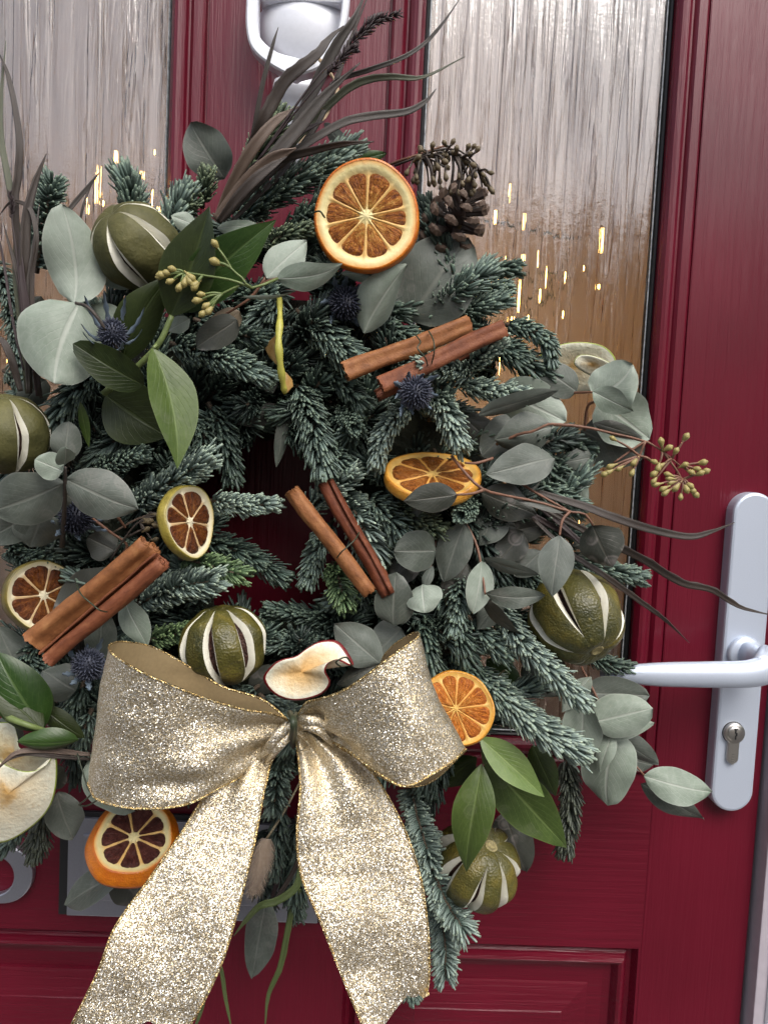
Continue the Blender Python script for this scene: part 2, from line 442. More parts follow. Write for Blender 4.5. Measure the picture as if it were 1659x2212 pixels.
# the U shaped ring: flat faced strap
def knocker_ring():
    outer = [(541, -60), (539, 0), (539, 60), (552, 105), (592, 140), (640, 164), (656, 160), (688, 150), (727, 122), (752, 60), (762, 0), (764, -60)]
    inner = [(561, -60), (560, 0), (561, 62), (570, 86), (600, 110), (640, 122), (652, 124), (680, 118), (712, 94), (733, 60), (742, 0), (743, -60)]
    # drawn as an outline at its own distance, with real thickness
    n = 64; A = upath([(x - 7, y, .030) for x, y in outer], n); B = upath([(x - 3, y, .030) for x, y in inner], n)
    vs = []
    for a, b in zip(A, B):
        back = Vector((0, .010, 0)); i = (b - a).normalized() * .0012
        vs += [a + back, a + Vector((0, .0012, 0)), a + i, b - i, b + Vector((0, .0012, 0)), b + back]
    fs = grid_faces(6, n, True)
    mesh('knocker_ring', vs, fs, M_white_metal, kn, smooth=False)
knocker_ring()

# ================================================================== plant materials
def leaf_mat(name, c1, c2, vein, rough=.5, mott=1.0, spots=0, back=None, sheen=0, vstr=.55):
    t = NT(name)
    uv = t.n('UVMap'); uv.uv_map = 'UVMap'
    sep = t.n('SeparateXYZ'); t.l(uv.outputs[0], sep.inputs[0])
    u, v = sep.outputs[0], sep.outputs[1]
    oi = t.n('ObjectInfo')
    n1 = t.noise(t.coord(), 55, 4, .6); n2 = t.noise(t.coord(), 260, 3, .6)
    f = t.math('ADD', t.math('MULTIPLY', t.math('SUBTRACT', n1, .5), 1.6 * mott), t.math('MULTIPLY', t.math('SUBTRACT', n2, .5), .7 * mott))
    f = t.math('ADD', f, t.math('ADD', .15, t.math('MULTIPLY', oi.outputs['Random'], .7)), True)
    c = t.mix(f, c1, c2)
    vn = t.n('TexVoronoi', feature='DISTANCE_TO_EDGE'); vn.inputs['Scale'].default_value = 210; t.l(t.coord(), vn.inputs['Vector'])
    net = t.ramp(vn.outputs['Distance'], [(0, 1), (.09, 0)])
    c = t.mix(t.math('MULTIPLY', net, .16 * mott), c, vein)
    bl = t.ramp(t.noise(t.coord(), 26, 3, .6, .8), [(.42, 0), (.66, 1)])
    c = t.mix(t.math('MULTIPLY', bl, .40 * mott), c, tuple(x * .62 for x in c1))
    au = t.math('ABSOLUTE', u)
    mid = t.ramp(au, [(.0, 1), (.035, .8), (.075, 0)])
    # side veins run obliquely off the midrib
    w = t.math('SUBTRACT', t.math('MULTIPLY', v, 9.0), t.math('MULTIPLY', au, 4.2))
    w = t.math('ADD', w, t.math('MULTIPLY', n1, 1.1))
    side = t.ramp(t.math('ABSOLUTE', t.math('SUBTRACT', t.math('FRACT', w), .5)), [(0, 1), (.07, 0)])
    side = t.math('MULTIPLY', side, t.ramp(au, [(.5, .8), (1, .0)]))
    vv = t.math('MAXIMUM', mid, t.math('MULTIPLY', side, vstr))
    c = t.mix(t.math('MULTIPLY', vv, .55), c, vein)
    edge = t.ramp(au, [(.93, 0), (1.0, 1)])
    c = t.mix(t.math('MULTIPLY', edge, .35), c, vein)
    if spots:
        vo = t.n('TexVoronoi', feature='DISTANCE_TO_EDGE' if False else 'F1'); vo.inputs['Scale'].default_value = 95
        t.l(t.coord(), vo.inputs['Vector'])
        ring = t.ramp(vo.outputs['Distance'], [(.0, .5), (.22, .9), (.34, .25), (.42, .9), (.5, 0)])
        gate = t.ramp(t.noise(t.coord(), 48, 1), [(.52, 0), (.60, 1)])
        c = t.mix(t.math('MULTIPLY', t.math('MULTIPLY', ring, gate), .55 * spots), c, (.30, .27, .25))
    t.set(Base_Color=c, Roughness=rough, Specular_IOR_Level=.4, Sheen_Weight=sheen)
    h = t.math('SUBTRACT', t.math('MULTIPLY', n2, .35), t.math('MULTIPLY', vv, .9))
    t.bump(h, .35, .0009)
    return t.m
LM = {
    'P': leaf_mat('pale_eucalyptus', (.175, .220, .168), (.300, .345, .290), (.40, .42, .37), .55, 1.0),
    'M': leaf_mat('grey_eucalyptus', (.074, .088, .070), (.132, .150, .130), (.20, .21, .18), .5, 1.0, .3),
    'D': leaf_mat('dark_dried_eucalyptus', (.033, .037, .028), (.062, .066, .056), (.095, .09, .07), .45, 1.0, .9),
    'G': leaf_mat('green_laurel', (.014, .040, .006), (.036, .076, .013), (.08, .13, .04), .36, .8),
    'B': leaf_mat('bright_laurel', (.070, .125, .026), (.135, .200, .052), (.22, .29, .10), .36, .8),
    'O': leaf_mat('dark_olive_laurel', (.010, .020, .003), (.028, .040, .007), (.05, .07, .02), .40, .8),
    'T': leaf_mat('tan_underside', (.22, .17, .11), (.30, .25, .18), (.3, .26, .2), .5, .8),
    'Q': leaf_mat('mid_laurel', (.034, .062, .011), (.074, .112, .026), (.14, .19, .06), .38, .8, .15),
}
M_stem_red = simple('reddish_twig', (.16, .075, .045), .55, 0, 300, .3, .0004, .3)
M_stem_green = simple('green_stem', (.12, .16, .05), .5, 0, 200, .2, .0004, .2)
M_stem_brown = simple('dark_brown_stem', (.050, .038, .030), .6, 0, 260, .4, .0005, .35)
M_olive = simple('olive_strap', (.070, .095, .035), .5, 0, 160, .2, .0004, .3)

def strap_mat(name, a, b, rough=.45):
    t = NT(name); uv = t.n('UVMap'); uv.uv_map = 'UVMap'
    mp = t.n('Mapping'); mp.inputs['Scale'].default_value = (9, 1.2, 1); t.l(uv.outputs[0], mp.inputs['Vector'])
    f = t.noise(mp.outputs[0], 1.6, 5, .65); g2 = t.noise(t.coord(), 40, 3)
    k = t.math('ADD', t.math('MULTIPLY', f, .7), t.math('MULTIPLY', g2, .4), True)
    t.set(Base_Color=t.mix(t.ramp(k, [(.3, 0), (.75, 1)]), a, b), Roughness=rough); t.bump(f, .4, .0008); return t.m
SM = {'b': strap_mat('brown_dyed_strap', (.014, .010, .008), (.062, .046, .036)), 'k': strap_mat('purple_black_strap', (.012, .007, .008), (.045, .026, .026)),
      'g': strap_mat('grey_brown_strap', (.026, .022, .019), (.090, .078, .068)), 'o': strap_mat('olive_brown_strap', (.045, .050, .028), (.12, .13, .085)),
      't': strap_mat('tan_brown_strap', (.060, .040, .028), (.17, .12, .09)), 'v': strap_mat('green_strap', (.05, .085, .020), (.13, .17, .055))}

wc = U(600, 1130, .02)
wreath = thing('wreath', 'big round wreath of fir, eucalyptus, laurel and dark grasses hanging on the red door', 'wreath', wc)

# ------------------------------------------------------------------ leaves
PROF = {
    'round': lambda v: max(0.0, math.sin(math.pi * min(1, v ** .80))) ** .55,
    'oval': lambda v: max(0.0, math.sin(math.pi * min(1, v ** .88))) ** .78,
    'seed': lambda v: (max(0.0, math.sin(math.pi * min(1, v ** .80))) ** .82),
    'lance': lambda v: max(0.0, math.sin(math.pi * min(1, v ** .82))) ** 1.02,
    'spoon': lambda v: (.10 + .0 * v if v < .35 else .10 + .9 * max(0, math.sin(math.pi * ((v - .35) / .65) ** .9)) ** .7) * (1 if v < .985 else 0),
}
def leaf(base, tip, w, d0, d1, mat='P', prof='round', roll=0, camber=.12, bend=.06, fold=.0, curl=0, side=0, wave=.12, stem=True, name='eucalyptus_leaf', parent=None, nv=17, nu=11):
    B = U(*base, d0); T = U(*tip, d1); A = T - B; L = A.length; A.normalize()
    m = (B + T) / 2; V = (CAM - m).normalized()
    S = A.cross(V); S.normalize(); N = S.cross(A); N.normalize()
    if N.dot(V) < 0: N = -N
    rot = Matrix.Rotation(R(roll), 3, A); S = rot @ S; N = rot @ N
    camber *= random.choice((-.5, .7, 1.2, 1.9, 2.3)); bend += random.uniform(-.05, .05); roll += random.uniform(-7, 7)
    hw = w * .5 * (mpp(*base, d0) + mpp(*tip, d1)) * .5
    P = PROF[prof]; ph = random.random() * 9
    tws = random.uniform(-1, 1) * (.55 if name == 'eucalyptus_leaf' else .25); S0, N0 = S.copy(), N.copy()
    vs = []; uvs = []
    for j in range(nv):
        v = j / (nv - 1); ta = tws * (v - .45) * 1.6
        S = S0 * math.cos(ta) + N0 * math.sin(ta); N = N0 * math.cos(ta) - S0 * math.sin(ta)
        c = B + A * (L * v) + N * (bend * L * 4 * v * (1 - v)) + N * (-curl * L * max(0, v - .45) ** 2 * 3) + S * (side * L * 4 * v * (1 - v))
        pw = P(v) if 0 < j < nv - 1 else (.03 if j == 0 else .0)
        for i in range(nu):
            u = -1 + 2 * i / (nu - 1); au = abs(u)
            h = hw * pw
            off = S * (u * h * (1 - .10 * fold * au)) + N * (-camber * hw * (au ** 2) * pw) + N * (fold * h * au) - N * (.05 * hw * max(0, 1 - au * 5) * pw)
            wv = N * (wave * hw * math.sin(v * 7 + ph + u * 1.4) * au) + A * (wave * .5 * hw * math.sin(v * 13 + ph * 2 + (3 if u > 0 else 0)) * au * pw)
            nz = N * (wave * 1.1 * hw * n3(c + off, 55, ph) * (.3 + au)) + S * (u * hw * .05 * n3(c, 70, ph + (4 if u > 0 else 0)) * (1 if 0 < j < nv - 1 else 0))
            vs.append(c + off + wv + nz); uvs.append((u, v))
    if stem and prof != 'spoon':
        pass
    if parent is None: parent = wreath
    return mesh(name, vs, grid_faces(nu, nv), LM[mat], parent, True, uvs)
L_ = leaf
# (base, tip, width px, depth at base, at tip, material, outline, extra)
EU = [
 ((486,386),(412,264),100,.075,.085,'M','round',dict(roll=-12,camber=.25)),
 ((160,655),(165,448),128,.135,.150,'P','round',dict(bend=-.16,curl=.35,wave=.07)),
 ((172,655),(118,828),188,.135,.150,'P','round',dict(camber=.22,wave=.05,side=.05)),
 ((196,660),(258,748),92,.125,.120,'P','round',dict(roll=30)),
 ((195,592),(292,630),46,.11,.12,'P','oval',dict(roll=48,camber=.4,bend=-.08)),
 ((137,1045),(-18,1105),128,.150,.150,'M','oval',dict(camber=.1,roll=-14)),
 ((143,1036),(301,1100),108,.150,.150,'M','oval',dict(roll=12)),
 ((137,1018),(76,992),62,.160,.165,'P','round',dict()),
 ((140,1004),(144,966),42,.160,.172,'P','round',dict(roll=20)),
 ((140,990),(150,910),64,.130,.128,'M','round',dict()),
 ((95,1104),(66,1180),112,.130,.120,'M','round',dict(roll=10)),
 ((78,1106),(-25,1165),80,.130,.120,'M','round',dict()),
 ((140,1066),(238,1128),84,.128,.110,'D','round',dict()),
 ((576,600),(664,520),80,.138,.130,'P','seed',dict(roll=-14)),
 ((598,602),(740,570),62,.142,.145,'P','seed',dict(roll=10,side=.05)),
 ((520,642),(652,622),12,.135,.140,'P','lance',dict(roll=40)),
 ((884,690),(1012,512),178,.088,.092,'M','round',dict(camber=.08,roll=-8)),
 ((786,720),(880,572),92,.112,.125,'P','oval',dict(roll=22,side=-.05,camber=.3)),
 ((828,604),(735,590),34,.09,.10,'P','oval',dict(roll=30)),
 ((512,690),(424,752),66,.130,.132,'D','round',dict(camber=.1)),
 ((518,672),(440,738),56,.124,.124,'T','round',dict()),
 ((411,688),(362,716),36,.13,.13,'P','oval',dict()),
 ((430,492),(370,466),44,.115,.12,'P','oval',dict(roll=25)),
 ((470,494),(560,486),36,.11,.11,'P','oval',dict(roll=-30)),
 # right hand cluster
 ((1246,846),(1160,794),74,.098,.095,'M','round',dict(roll=20)),
 ((1279,850),(1366,787),112,.100,.110,'P','round',dict(side=.16,roll=-14,camber=.2)),
 ((1279,846),(1368,888),58,.112,.115,'P','seed',dict(roll=8)),
 ((1290,868),(1402,948),122,.085,.085,'P','round',dict(roll=-10)),
 ((1078,838),(1222,912),112,.092,.098,'P','round',dict(roll=10)),
 ((1033,896),(1206,842),52,.112,.118,'M','oval',dict(roll=40,side=-.04)),
 ((1256,930),(1390,990),112,.078,.080,'M','round',dict(roll=8)),
 ((1278,912),(1388,944),32,.088,.088,'D','lance',dict()),
 ((1192,922),(1068,950),92,.104,.110,'M','oval',dict(roll=-8)),
 ((1198,990),(1048,1024),90,.112,.118,'M','seed',dict(roll=10)),
 ((988,1069),(871,1083),66,.135,.138,'D','seed',dict(roll=-6)),
 ((1040,1064),(1158,1112),80,.112,.112,'D','seed',dict()),
 ((1006,1110),(1115,1140),66,.096,.090,'D','oval',dict()),
 ((1228,1105),(1108,1076),30,.120,.120,'D','lance',dict(roll=50)),
 ((1208,1157),(1192,1290),76,.128,.135,'M','seed',dict(camber=.08)),
 ((1279,1134),(1322,1226),98,.120,.122,'D','seed',dict(roll=12)),
 ((1260,1092),(1239,1004),46,.070,.072,'P','round',dict(roll=30)),
 ((942,1190),(850,1190),92,.116,.120,'M','round',dict(roll=-10,camber=.06)),
 ((1004,1129),(958,1258),78,.112,.110,'M','oval',dict(roll=12)),
 ((912,1262),(917,1324),80,.122,.128,'P','round',dict(roll=10,camber=.3)),
 ((935,1222),(915,1275),26,.118,.122,'M','oval',dict(roll=30)),
 ((850,1350),(856,1236),90,.116,.118,'M','round',dict(roll=-14)),
 ((1040,1212),(1022,1326),64,.116,.118,'P','oval',dict(roll=-20,camber=.3)),
 ((1046,1214),(1052,1318),44,.108,.108,'M','oval',dict(roll=30)),
 ((1042,1206),(1164,1242),40,.116,.122,'M','oval',dict(roll=44,wave=.1)),
 ((1048,1281),(1178,1286),48,.124,.126,'M','oval',dict(roll=12,side=.05)),
 ((1038,1286),(1130,1374),36,.112,.108,'D','lance',dict(roll=42,wave=.1)),
 ((822,1434),(722,1346),88,.114,.118,'M','oval',dict(camber=.08)),
 ((820,1434),(728,1480),46,.112,.112,'D','oval',dict(roll=10)),
 ((868,1358),(812,1410),86,.104,.104,'M','round',dict()),
 # lower right
 ((1262,1496),(1402,1502),78,.055,.060,'M','round',dict(roll=10)),
 ((1284,1578),(1414,1562),62,.062,.066,'P','round',dict(roll=-20)),
 ((1280,1560),(1410,1530),96,.072,.080,'P','round',dict(camber=.2,roll=6)),
 ((1258,1494),(1240,1656),88,.080,.082,'P','oval',dict(side=-.06,roll=14)),
 ((1322,1582),(1312,1740),116,.060,.060,'P','round',dict(camber=.16,side=.03)),
 ((1322,1582),(1292,1672),42,.070,.076,'P','oval',dict(roll=25)),
 ((1328,1586),(1422,1650),56,.055,.055,'M','oval',dict(roll=20)),
 ((1352,1640),(1412,1652),40,.045,.045,'M','oval',dict()),
 ((1390,1676),(1537,1711),80,.060,.064,'P','oval',dict(roll=-10,side=.04)),
 ((1384,1692),(1520,1770),58,.046,.046,'M','oval',dict(roll=22)),
 ((1276,1462),(1212,1540),50,.070,.076,'P','lance',dict(roll=20)),
 ((1128,1440),(1204,1504),66,.062,.062,'M','oval',dict()),
 ((1085,1752),(1136,1882),84,.028,.030,'D','round',dict()),
 # lower left
 ((196,1632),(292,1752),112,.125,.120,'P','round',dict(roll=-14,camber=.25)),
 ((124,1712),(158,1812),82,.098,.094,'M','oval',dict(roll=12)),
 ((270,1880),(142,1956),88,.085,.075,'M','oval',dict(roll=30,fold=.25)),
 ((255,1876),(306,1956),80,.080,.070,'D','oval',dict()),
 ((577,1940),(546,2112),78,.065,.060,'M','oval',dict(roll=18)),
 ((268,1284),(318,1398),60,.122,.122,'P','oval',dict(roll=16)),
 ((118,1345),(258,1222),104,.112,.112,'D','oval',dict(roll=-8)),
 ((165,1492),(92,1448),86,.108,.108,'M','round',dict()),
 ((215,1425),(222,1312),66,.104,.104,'M','round',dict()),
 ((-6,1352),(64,1494),76,.100,.100,'M','oval',dict()),
 ((700,266),(768,336),34,.052,.058,'M','oval',dict(roll=20)),
 ((748,352),(836,331),28,.060,.060,'G','oval',dict()),
 ((616,880),(504,912),50,.080,.082,'D','oval',dict(roll=14)),
 ((622,872),(597,1010),30,.088,.088,'M','oval',dict()),
 ((560,780),(590,850),60,.088,.088,'D','oval',dict()),
 ((640,800),(720,760),50,.082,.082,'D','oval',dict()),
 ((1000,900),(1090,980),66,.085,.085,'D','round',dict()),
 ((1130,1010),(1220,1070),60,.080,.080,'D','oval',dict()),
 ((20,880),(60,960),70,.095,.095,'M','round',dict()),
 ((90,640),(60,700),50,.10,.10,'D','oval',dict()),
 ((1090,1150),(1190,1130),60,.085,.085,'D','oval',dict()),
 ((600,1440),(540,1500),60,.09,.09,'D','oval',dict()),
 ((1235,1180),(1330,1150),40,.09,.09,'D','oval',dict()),
 ((1120,905),(1040,985),80,.088,.092,'M','round',dict()),
 ((1150,985),(1105,1075),78,.094,.098,'D','oval',dict()),
 ((1225,1000),(1165,1060),62,.082,.086,'M','round',dict()),
 ((1290,985),(1215,1000),54,.080,.084,'M','oval',dict()),
 ((1085,1095),(1035,1180),74,.100,.102,'M','oval',dict(roll=14)),
 ((1130,1150),(1075,1215),66,.100,.102,'D','round',dict()),
 ((1170,1190),(1110,1245),60,.098,.100,'M','oval',dict()),
 ((950,1060),(890,1140),60,.104,.106,'M','oval',dict()),
 ((1010,1215),(960,1300),66,.098,.100,'D','oval',dict()),
 ((900,1200),(840,1260),64,.100,.102,'D','round',dict()),
 ((1090,1290),(1030,1360),56,.098,.100,'M','oval',dict(roll=25)),
 ((1180,1360),(1130,1440),60,.080,.084,'M','round',dict()),
 ((1210,1420),(1180,1500),54,.072,.074,'D','oval',dict()),
 ((40,1010),(-20,950),70,.118,.118,'M','round',dict()),
 ((250,1190),(190,1160),70,.112,.114,'D','round',dict()),
 ((100,820),(40,880),60,.110,.108,'M','round',dict()),
 ((840,620),(900,660),60,.080,.082,'D','oval',dict()),
 ((760,640),(690,690),56,.086,.088,'D','oval',dict()),
 ((30,1560),(-10,1620),70,.100,.100,'M','round',dict()),
 ((140,1660),(90,1700),60,.100,.098,'D','oval',dict()),
]
for b, t, w, d0, d1, m, pf, kw in EU: leaf(b, t, w, d0, d1, m, pf, **kw)
LA = [
 ((368,684),(453,445),122,.142,.152,'O','lance',dict(roll=-16,fold=.28,camber=0,side=.03)),
 ((374,676),(598,474),112,.132,.142,'G','lance',dict(roll=10,fold=.15,camber=0,side=-.03)),
 ((262,786),(372,590),96,.130,.134,'O','lance',dict(roll=14,side=-.06)),
 ((312,832),(158,742),80,.140,.150,'O','round',dict(roll=-10,camber=.35,bend=.12)),
 ((228,852),(362,944),132,.118,.118,'O','oval',dict(roll=8,camber=.2)),
 ((331,752),(384,1014),112,.146,.152,'Q','lance',dict(roll=-24,fold=.30,camber=0,side=-.05)),
 ((174,868),(194,968),24,.125,.12,'Q','lance',dict(roll=30)),
 ((1036,1592),(1176,1722),74,.104,.112,'B','lance',dict(roll=-14,fold=.22,camber=0)),
 ((1040,1650),(1007,1884),90,.104,.112,'Q','lance',dict(fold=.12,camber=.05,roll=8)),
 ((1048,1632),(1224,1832),112,.078,.076,'Q','lance',dict(fold=.15,camber=.05,roll=10)),
 ((1030,1636),(938,1704),58,.072,.068,'O','lance',dict()),
 ((1050,1424),(1128,1492),58,.066,.066,'G','oval',dict()),
 ((94,1577),(-6,1408),112,.132,.135,'G','oval',dict(fold=.12,roll=-10)),
 ((94,1577),(-10,1482),66,.138,.140,'O','oval',dict(roll=12)),
 ((170,1598),(38,1602),56,.138,.146,'G','oval',dict(roll=-34,camber=.3)),
 ((92,1528),(184,1594),46,.122,.122,'O','oval',dict(roll=20)),
 ((60,1470),(110,1560),60,.12,.12,'O','oval',dict()),
 ((1150,1610),(1200,1720),60,.060,.055,'O','oval',dict()),
]
for b, t, w, d0, d1, m, pf, kw in LA: leaf(b, t, w, d0, d1, m, pf, name='laurel_leaf', wave=.02, **kw)
def stemline(pts, r0, r1, mat, name='twig', parent=None, n=16, k=6):
    p = upath(pts, n); tube(name, p, [r0 + (r1 - r0) * i / (n - 1) for i in range(n)], mat, parent or wreath, k)
stemline([(225,850,.13),(300,790,.138),(345,740,.142),(372,682,.142)], .0022, .0016, M_stem_green)
stemline([(345,740,.140),(332,752,.146)], .0014, .0010, M_stem_green, n=4)
stemline([(17,1550,.142),(60,1566,.145),(97,1577,.140)], .0022, .0014, M_stem_green)
stemline([(1030,1560,.09),(1042,1610,.098),(1046,1650,.10)], .0020, .0014, M_stem_green)
stemline([(165,655,.148),(188,662,.152),(214,690,.152),(262,765,.140)], .0010, .0008, M_stem_brown)
stemline([(135,1180,.115),(140,1100,.14),(142,1010,.158)], .0018, .0010, M_stem_brown)
stemline([(900,700,.08),(940,630,.085)], .0014, .0010, M_stem_brown, n=5)
for pts in ([(1000,1120,.105),(1030,1180,.112),(1043,1250,.118),(1048,1284,.122)], [(912,1322,.118),(930,1220,.112),(950,1130,.10)],
            [(1210,850,.09),(1250,848,.10),(1281,847,.108)], [(1262,930,.092),(1268,880,.10),(1283,868,.11),(1300,862,.112)],
            [(1255,1440,.05),(1300,1530,.062),(1325,1584,.062),(1352,1630,.055),(1392,1676,.06)],
            [(1072,960,.105),(1120,938,.112),(1150,932,.115),(1180,918,.116),(1200,916,.116),(1260,922,.114),(1320,936,.112),(1395,955,.105)],
            [(975,985,.12),(1012,1030,.13),(1045,1058,.132),(1090,1070,.125),(1160,1084,.12),(1230,1105,.122),(1262,1110,.122),(1280,1134,.121)],
            [(1045,1058,.132),(1020,1066,.136),(985,1069,.136)], [(1230,1105,.122),(1214,1125,.126),(1208,1157,.128)],
            [(1090,1020,.105),(1150,1060,.11),(1228,1104,.120)], [(1064,990,.115),(1030,1000,.12),(1005,1000,.125)],
            [(575,600,.136),(545,640,.134),(518,660,.132),(470,690,.125)], [(600,602,.14),(570,612,.136),(545,640,.134)],
            [(200,1120,.12),(240,1150,.118),(275,1180,.115),(240,1220,.11)], [(250,1110,.125),(272,1140,.118)],
            [(830,360,.06),(870,345,.072),(900,335,.075),(960,315,.078)]):
    stemline(pts, .00105, .0007, M_stem_red)

# ------------------------------------------------------------------ strap leaves and plumes
def strap(pts, w, mat='b', teeth=0, name='grass_blade', thick=True, n=34, tw=.35):
    P = upath([p[:3] for p in pts], n); vs = []; uvs = []; ph = random.random() * 6
    for i, p in enumerate(P):
        v = i / (n - 1); t = (P[min(i + 1, n - 1)] - P[max(i - 1, 0)]).normalized(); V = (CAM - p).normalized()
        s = t.cross(V).normalized(); nn = s.cross(t).normalized()
        if nn.dot(V) < 0: nn = -nn
        a = tw * math.sin(v * 4 + ph); s2 = s * math.cos(a) + nn * math.sin(a); nn2 = nn * math.cos(a) - s * math.sin(a)
        hw = w * .46 * mpp(W / 2, H / 2, pts[0][2]) * (.55 + .45 * math.sin(math.pi * min(1, v * 1.15))) * min(1, (1 - v) * 5 + .12)
        th = .12 * hw
        for k, u in enumerate((-1, -.5, 0, .5, 1)):
            tt = 0
            if teeth and abs(u) == 1 and v > .25: tt = teeth * hw * (.5 + .5 * math.sin(i * 2.1 + (1 if u > 0 else 3.3))) * (1 if (i + (1 if u > 0 else 0)) % 3 == 0 else 0)
            vs.append(p + s2 * (u * hw + (tt if u > 0 else -tt)) + nn2 * (th * (1 - u * u) * (-1) + .18 * hw * abs(u) + .1 * hw * math.sin(v * 17 + ph + u)) ); uvs.append((u, v * 4))
    m = mesh(name, vs, grid_faces(5, n), SM[mat], wreath, True, uvs)
    so = m.modifiers.new('thickness', 'SOLIDIFY'); so.thickness = max(.0005, w * 2.4e-5); so.offset = 0
    return m
ST = [
 ([(535,340,.11),(549,278,.118),(567,185,.125),(588,103,.128),(602,58,.128)], 10, 'g', 0),
 ([(490,470,.10),(530,350,.11),(567,263,.12),(592,216,.122),(617,175,.124),(652,144,.126),(687,115,.126),(713,82,.124),(742,56,.12)], 26, 'b', .45),
 ([(480,476,.10),(600,345,.108),(660,230,.11),(705,140,.112),(734,86,.113),(765,41,.113),(790,-16,.112)], 25, 'g', .2),
 ([(500,450,.10),(640,330,.105),(700,240,.105),(720,180,.1),(800,150,.1),(868,125,.095),(919,92,.09),(960,45,.09),(996,-8,.085)], 11, 'g', 0),
 ([(505,450,.10),(600,350,.105),(650,290,.105),(718,220,.105),(760,186,.105),(803,170,.105),(851,166,.105),(915,166,.10),(1004,122,.095)], 17, 'o', .3),
 ([(500,460,.105),(580,375,.11),(640,325,.113),(735,268,.115),(800,251,.114),(878,241,.11),(920,218,.108),(942,192,.106)], 18, 'g', .1),
 ([(490,465,.108),(546,366,.112),(600,345,.114),(647,332,.116),(735,312,.118),(808,306,.118)], 20, 'b', .15),
 ([(470,470,.112),(500,400,.116),(545,322,.12),(595,262,.12),(645,230,.118)], 26, 't', .1),
 ([(478,474,.114),(560,380,.118),(600,329,.12),(652,267,.122),(703,206,.122),(778,136,.12)], 30, 'g', .1),
 ([(466,476,.116),(530,400,.12),(590,345,.122),(640,320,.12)], 34, 't', .1),
 ([(472,480,.118),(520,420,.122),(570,372,.124),(620,338,.122)], 24, 'b', .1),
 ([(484,470,.11),(570,360,.114),(640,290,.114),(700,262,.112)], 20, 'k', .1),
 ([(500,480,.1),(560,420,.1),(620,360,.1),(700,240,.1),(752,100,.098),(800,-20,.095)], 14, 'b', .1),
 # upper left
 ([(60,850,.12),(38,640,.125),(35,570,.125),(38,501,.126),(21,397,.126),(3,293,.126),(5,190,.124),(14,88,.122)], 15, 'o', .1),
 ([(66,850,.122),(40,560,.126),(33,432,.128),(40,380,.128),(42,293,.128),(21,172,.126),(-4,108,.124)], 17, 'b', .1),
 ([(66,840,.128),(52,640,.13),(55,560,.132),(59,466,.132),(76,397,.13),(101,332,.128)], 22, 'b', .2),
 ([(84,850,.13),(74,720,.132),(70,600,.134),(80,520,.134),(69,458,.132),(45,437,.13),(21,439,.13),(-2,468,.13)], 11, 'b', 0),
 ([(84,856,.13),(76,779,.132),(59,675,.133),(48,600,.134),(44,500,.132)], 20, 'k', .2),
 ([(62,850,.13),(60,680,.132),(72,560,.132),(86,440,.13)], 15, 'g', .2),
 ([(90,860,.128),(70,740,.13),(40,600,.13),(8,480,.126)], 12, 'b', .2),
 ([(46,845,.125),(20,760,.128),(-6,720,.126)], 18, 'b', .1),
 ([(52,800,.136),(30,700,.136),(8,560,.134),(-4,500,.132)], 6, 'k', 0),
 ([(140,470,.12),(156,446,.12),(190,405,.118),(217,371,.116)], 10, 'g', 0),
 ([(170,500,.105),(182,440,.105),(205,380,.1)], 5, 'b', 0),
 # right hand side
 ([(1120,1050,.095),(1200,1075,.10),(1263,1094,.102),(1317,1115,.10),(1401,1142,.095),(1486,1159,.09),(1537,1148,.088),(1586,1129,.086)], 20, 'b', .1),
 ([(1140,1075,.10),(1225,1125,.105),(1300,1165,.105),(1385,1206,.10),(1469,1257,.095),(1537,1274,.092),(1598,1311,.09),(1672,1330,.088)], 19, 'b', .7),
 ([(1150,1120,.10),(1228,1192,.108),(1300,1240,.108),(1385,1301,.10),(1435,1338,.096),(1488,1389,.092)], 13, 'b', .5),
 ([(1120,1060,.09),(1220,1140,.096),(1310,1230,.10)], 12, 'k', .2),
 ([(1110,1090,.09),(1180,1130,.092),(1290,1190,.094)], 14, 'k', .1),
 # lower left and below the bow
 ([(196,1630,.13),(140,1624,.135),(87,1620,.14),(35,1627,.145),(-6,1660,.148)], 14, 't', .1),
 ([(196,1640,.13),(120,1634,.138),(60,1628,.142),(20,1640,.146),(-6,1664,.148)], 10, 'b', 0),
 ([(700,1790,.085),(657,1860,.09),(640,1915,.095),(600,1945,.098),(562,1957,.10),(530,1990,.095),(505,2022,.09)], 18, 'v', .1),
 ([(650,1920,.06),(640,1950,.058),(627,1982,.055),(607,2084,.05),(580,2151,.046),(572,2230,.04)], 15, 'v', .4),
 ([(455,2020,.06),(478,2094,.055),(488,2158,.05),(503,2232,.046)], 10, 'v', .1),
 ([(455,2110,.06),(434,2186,.055),(416,2232,.05)], 9, 'v', 0),
 ([(680,1760,.07),(640,1870,.07),(598,1940,.065),(560,2000,.06)], 12, 'b', .1),
 ([(690,1800,.06),(650,1900,.06),(630,1960,.055)], 10, 'o', .1),
 ([(620,1700,.07),(610,1800,.07),(600,1900,.065),(580,1960,.06)], 16, 'k', .1),
 ([(700,1880,.045),(725,2010,.04),(740,2070,.035)], 9, 'b', .2),
 ([(245,1150,.11),(300,1120,.112),(340,1108,.112)], 4, 't', 0),
]
for pts, w, m, te in ST: strap(pts, w, m, te)
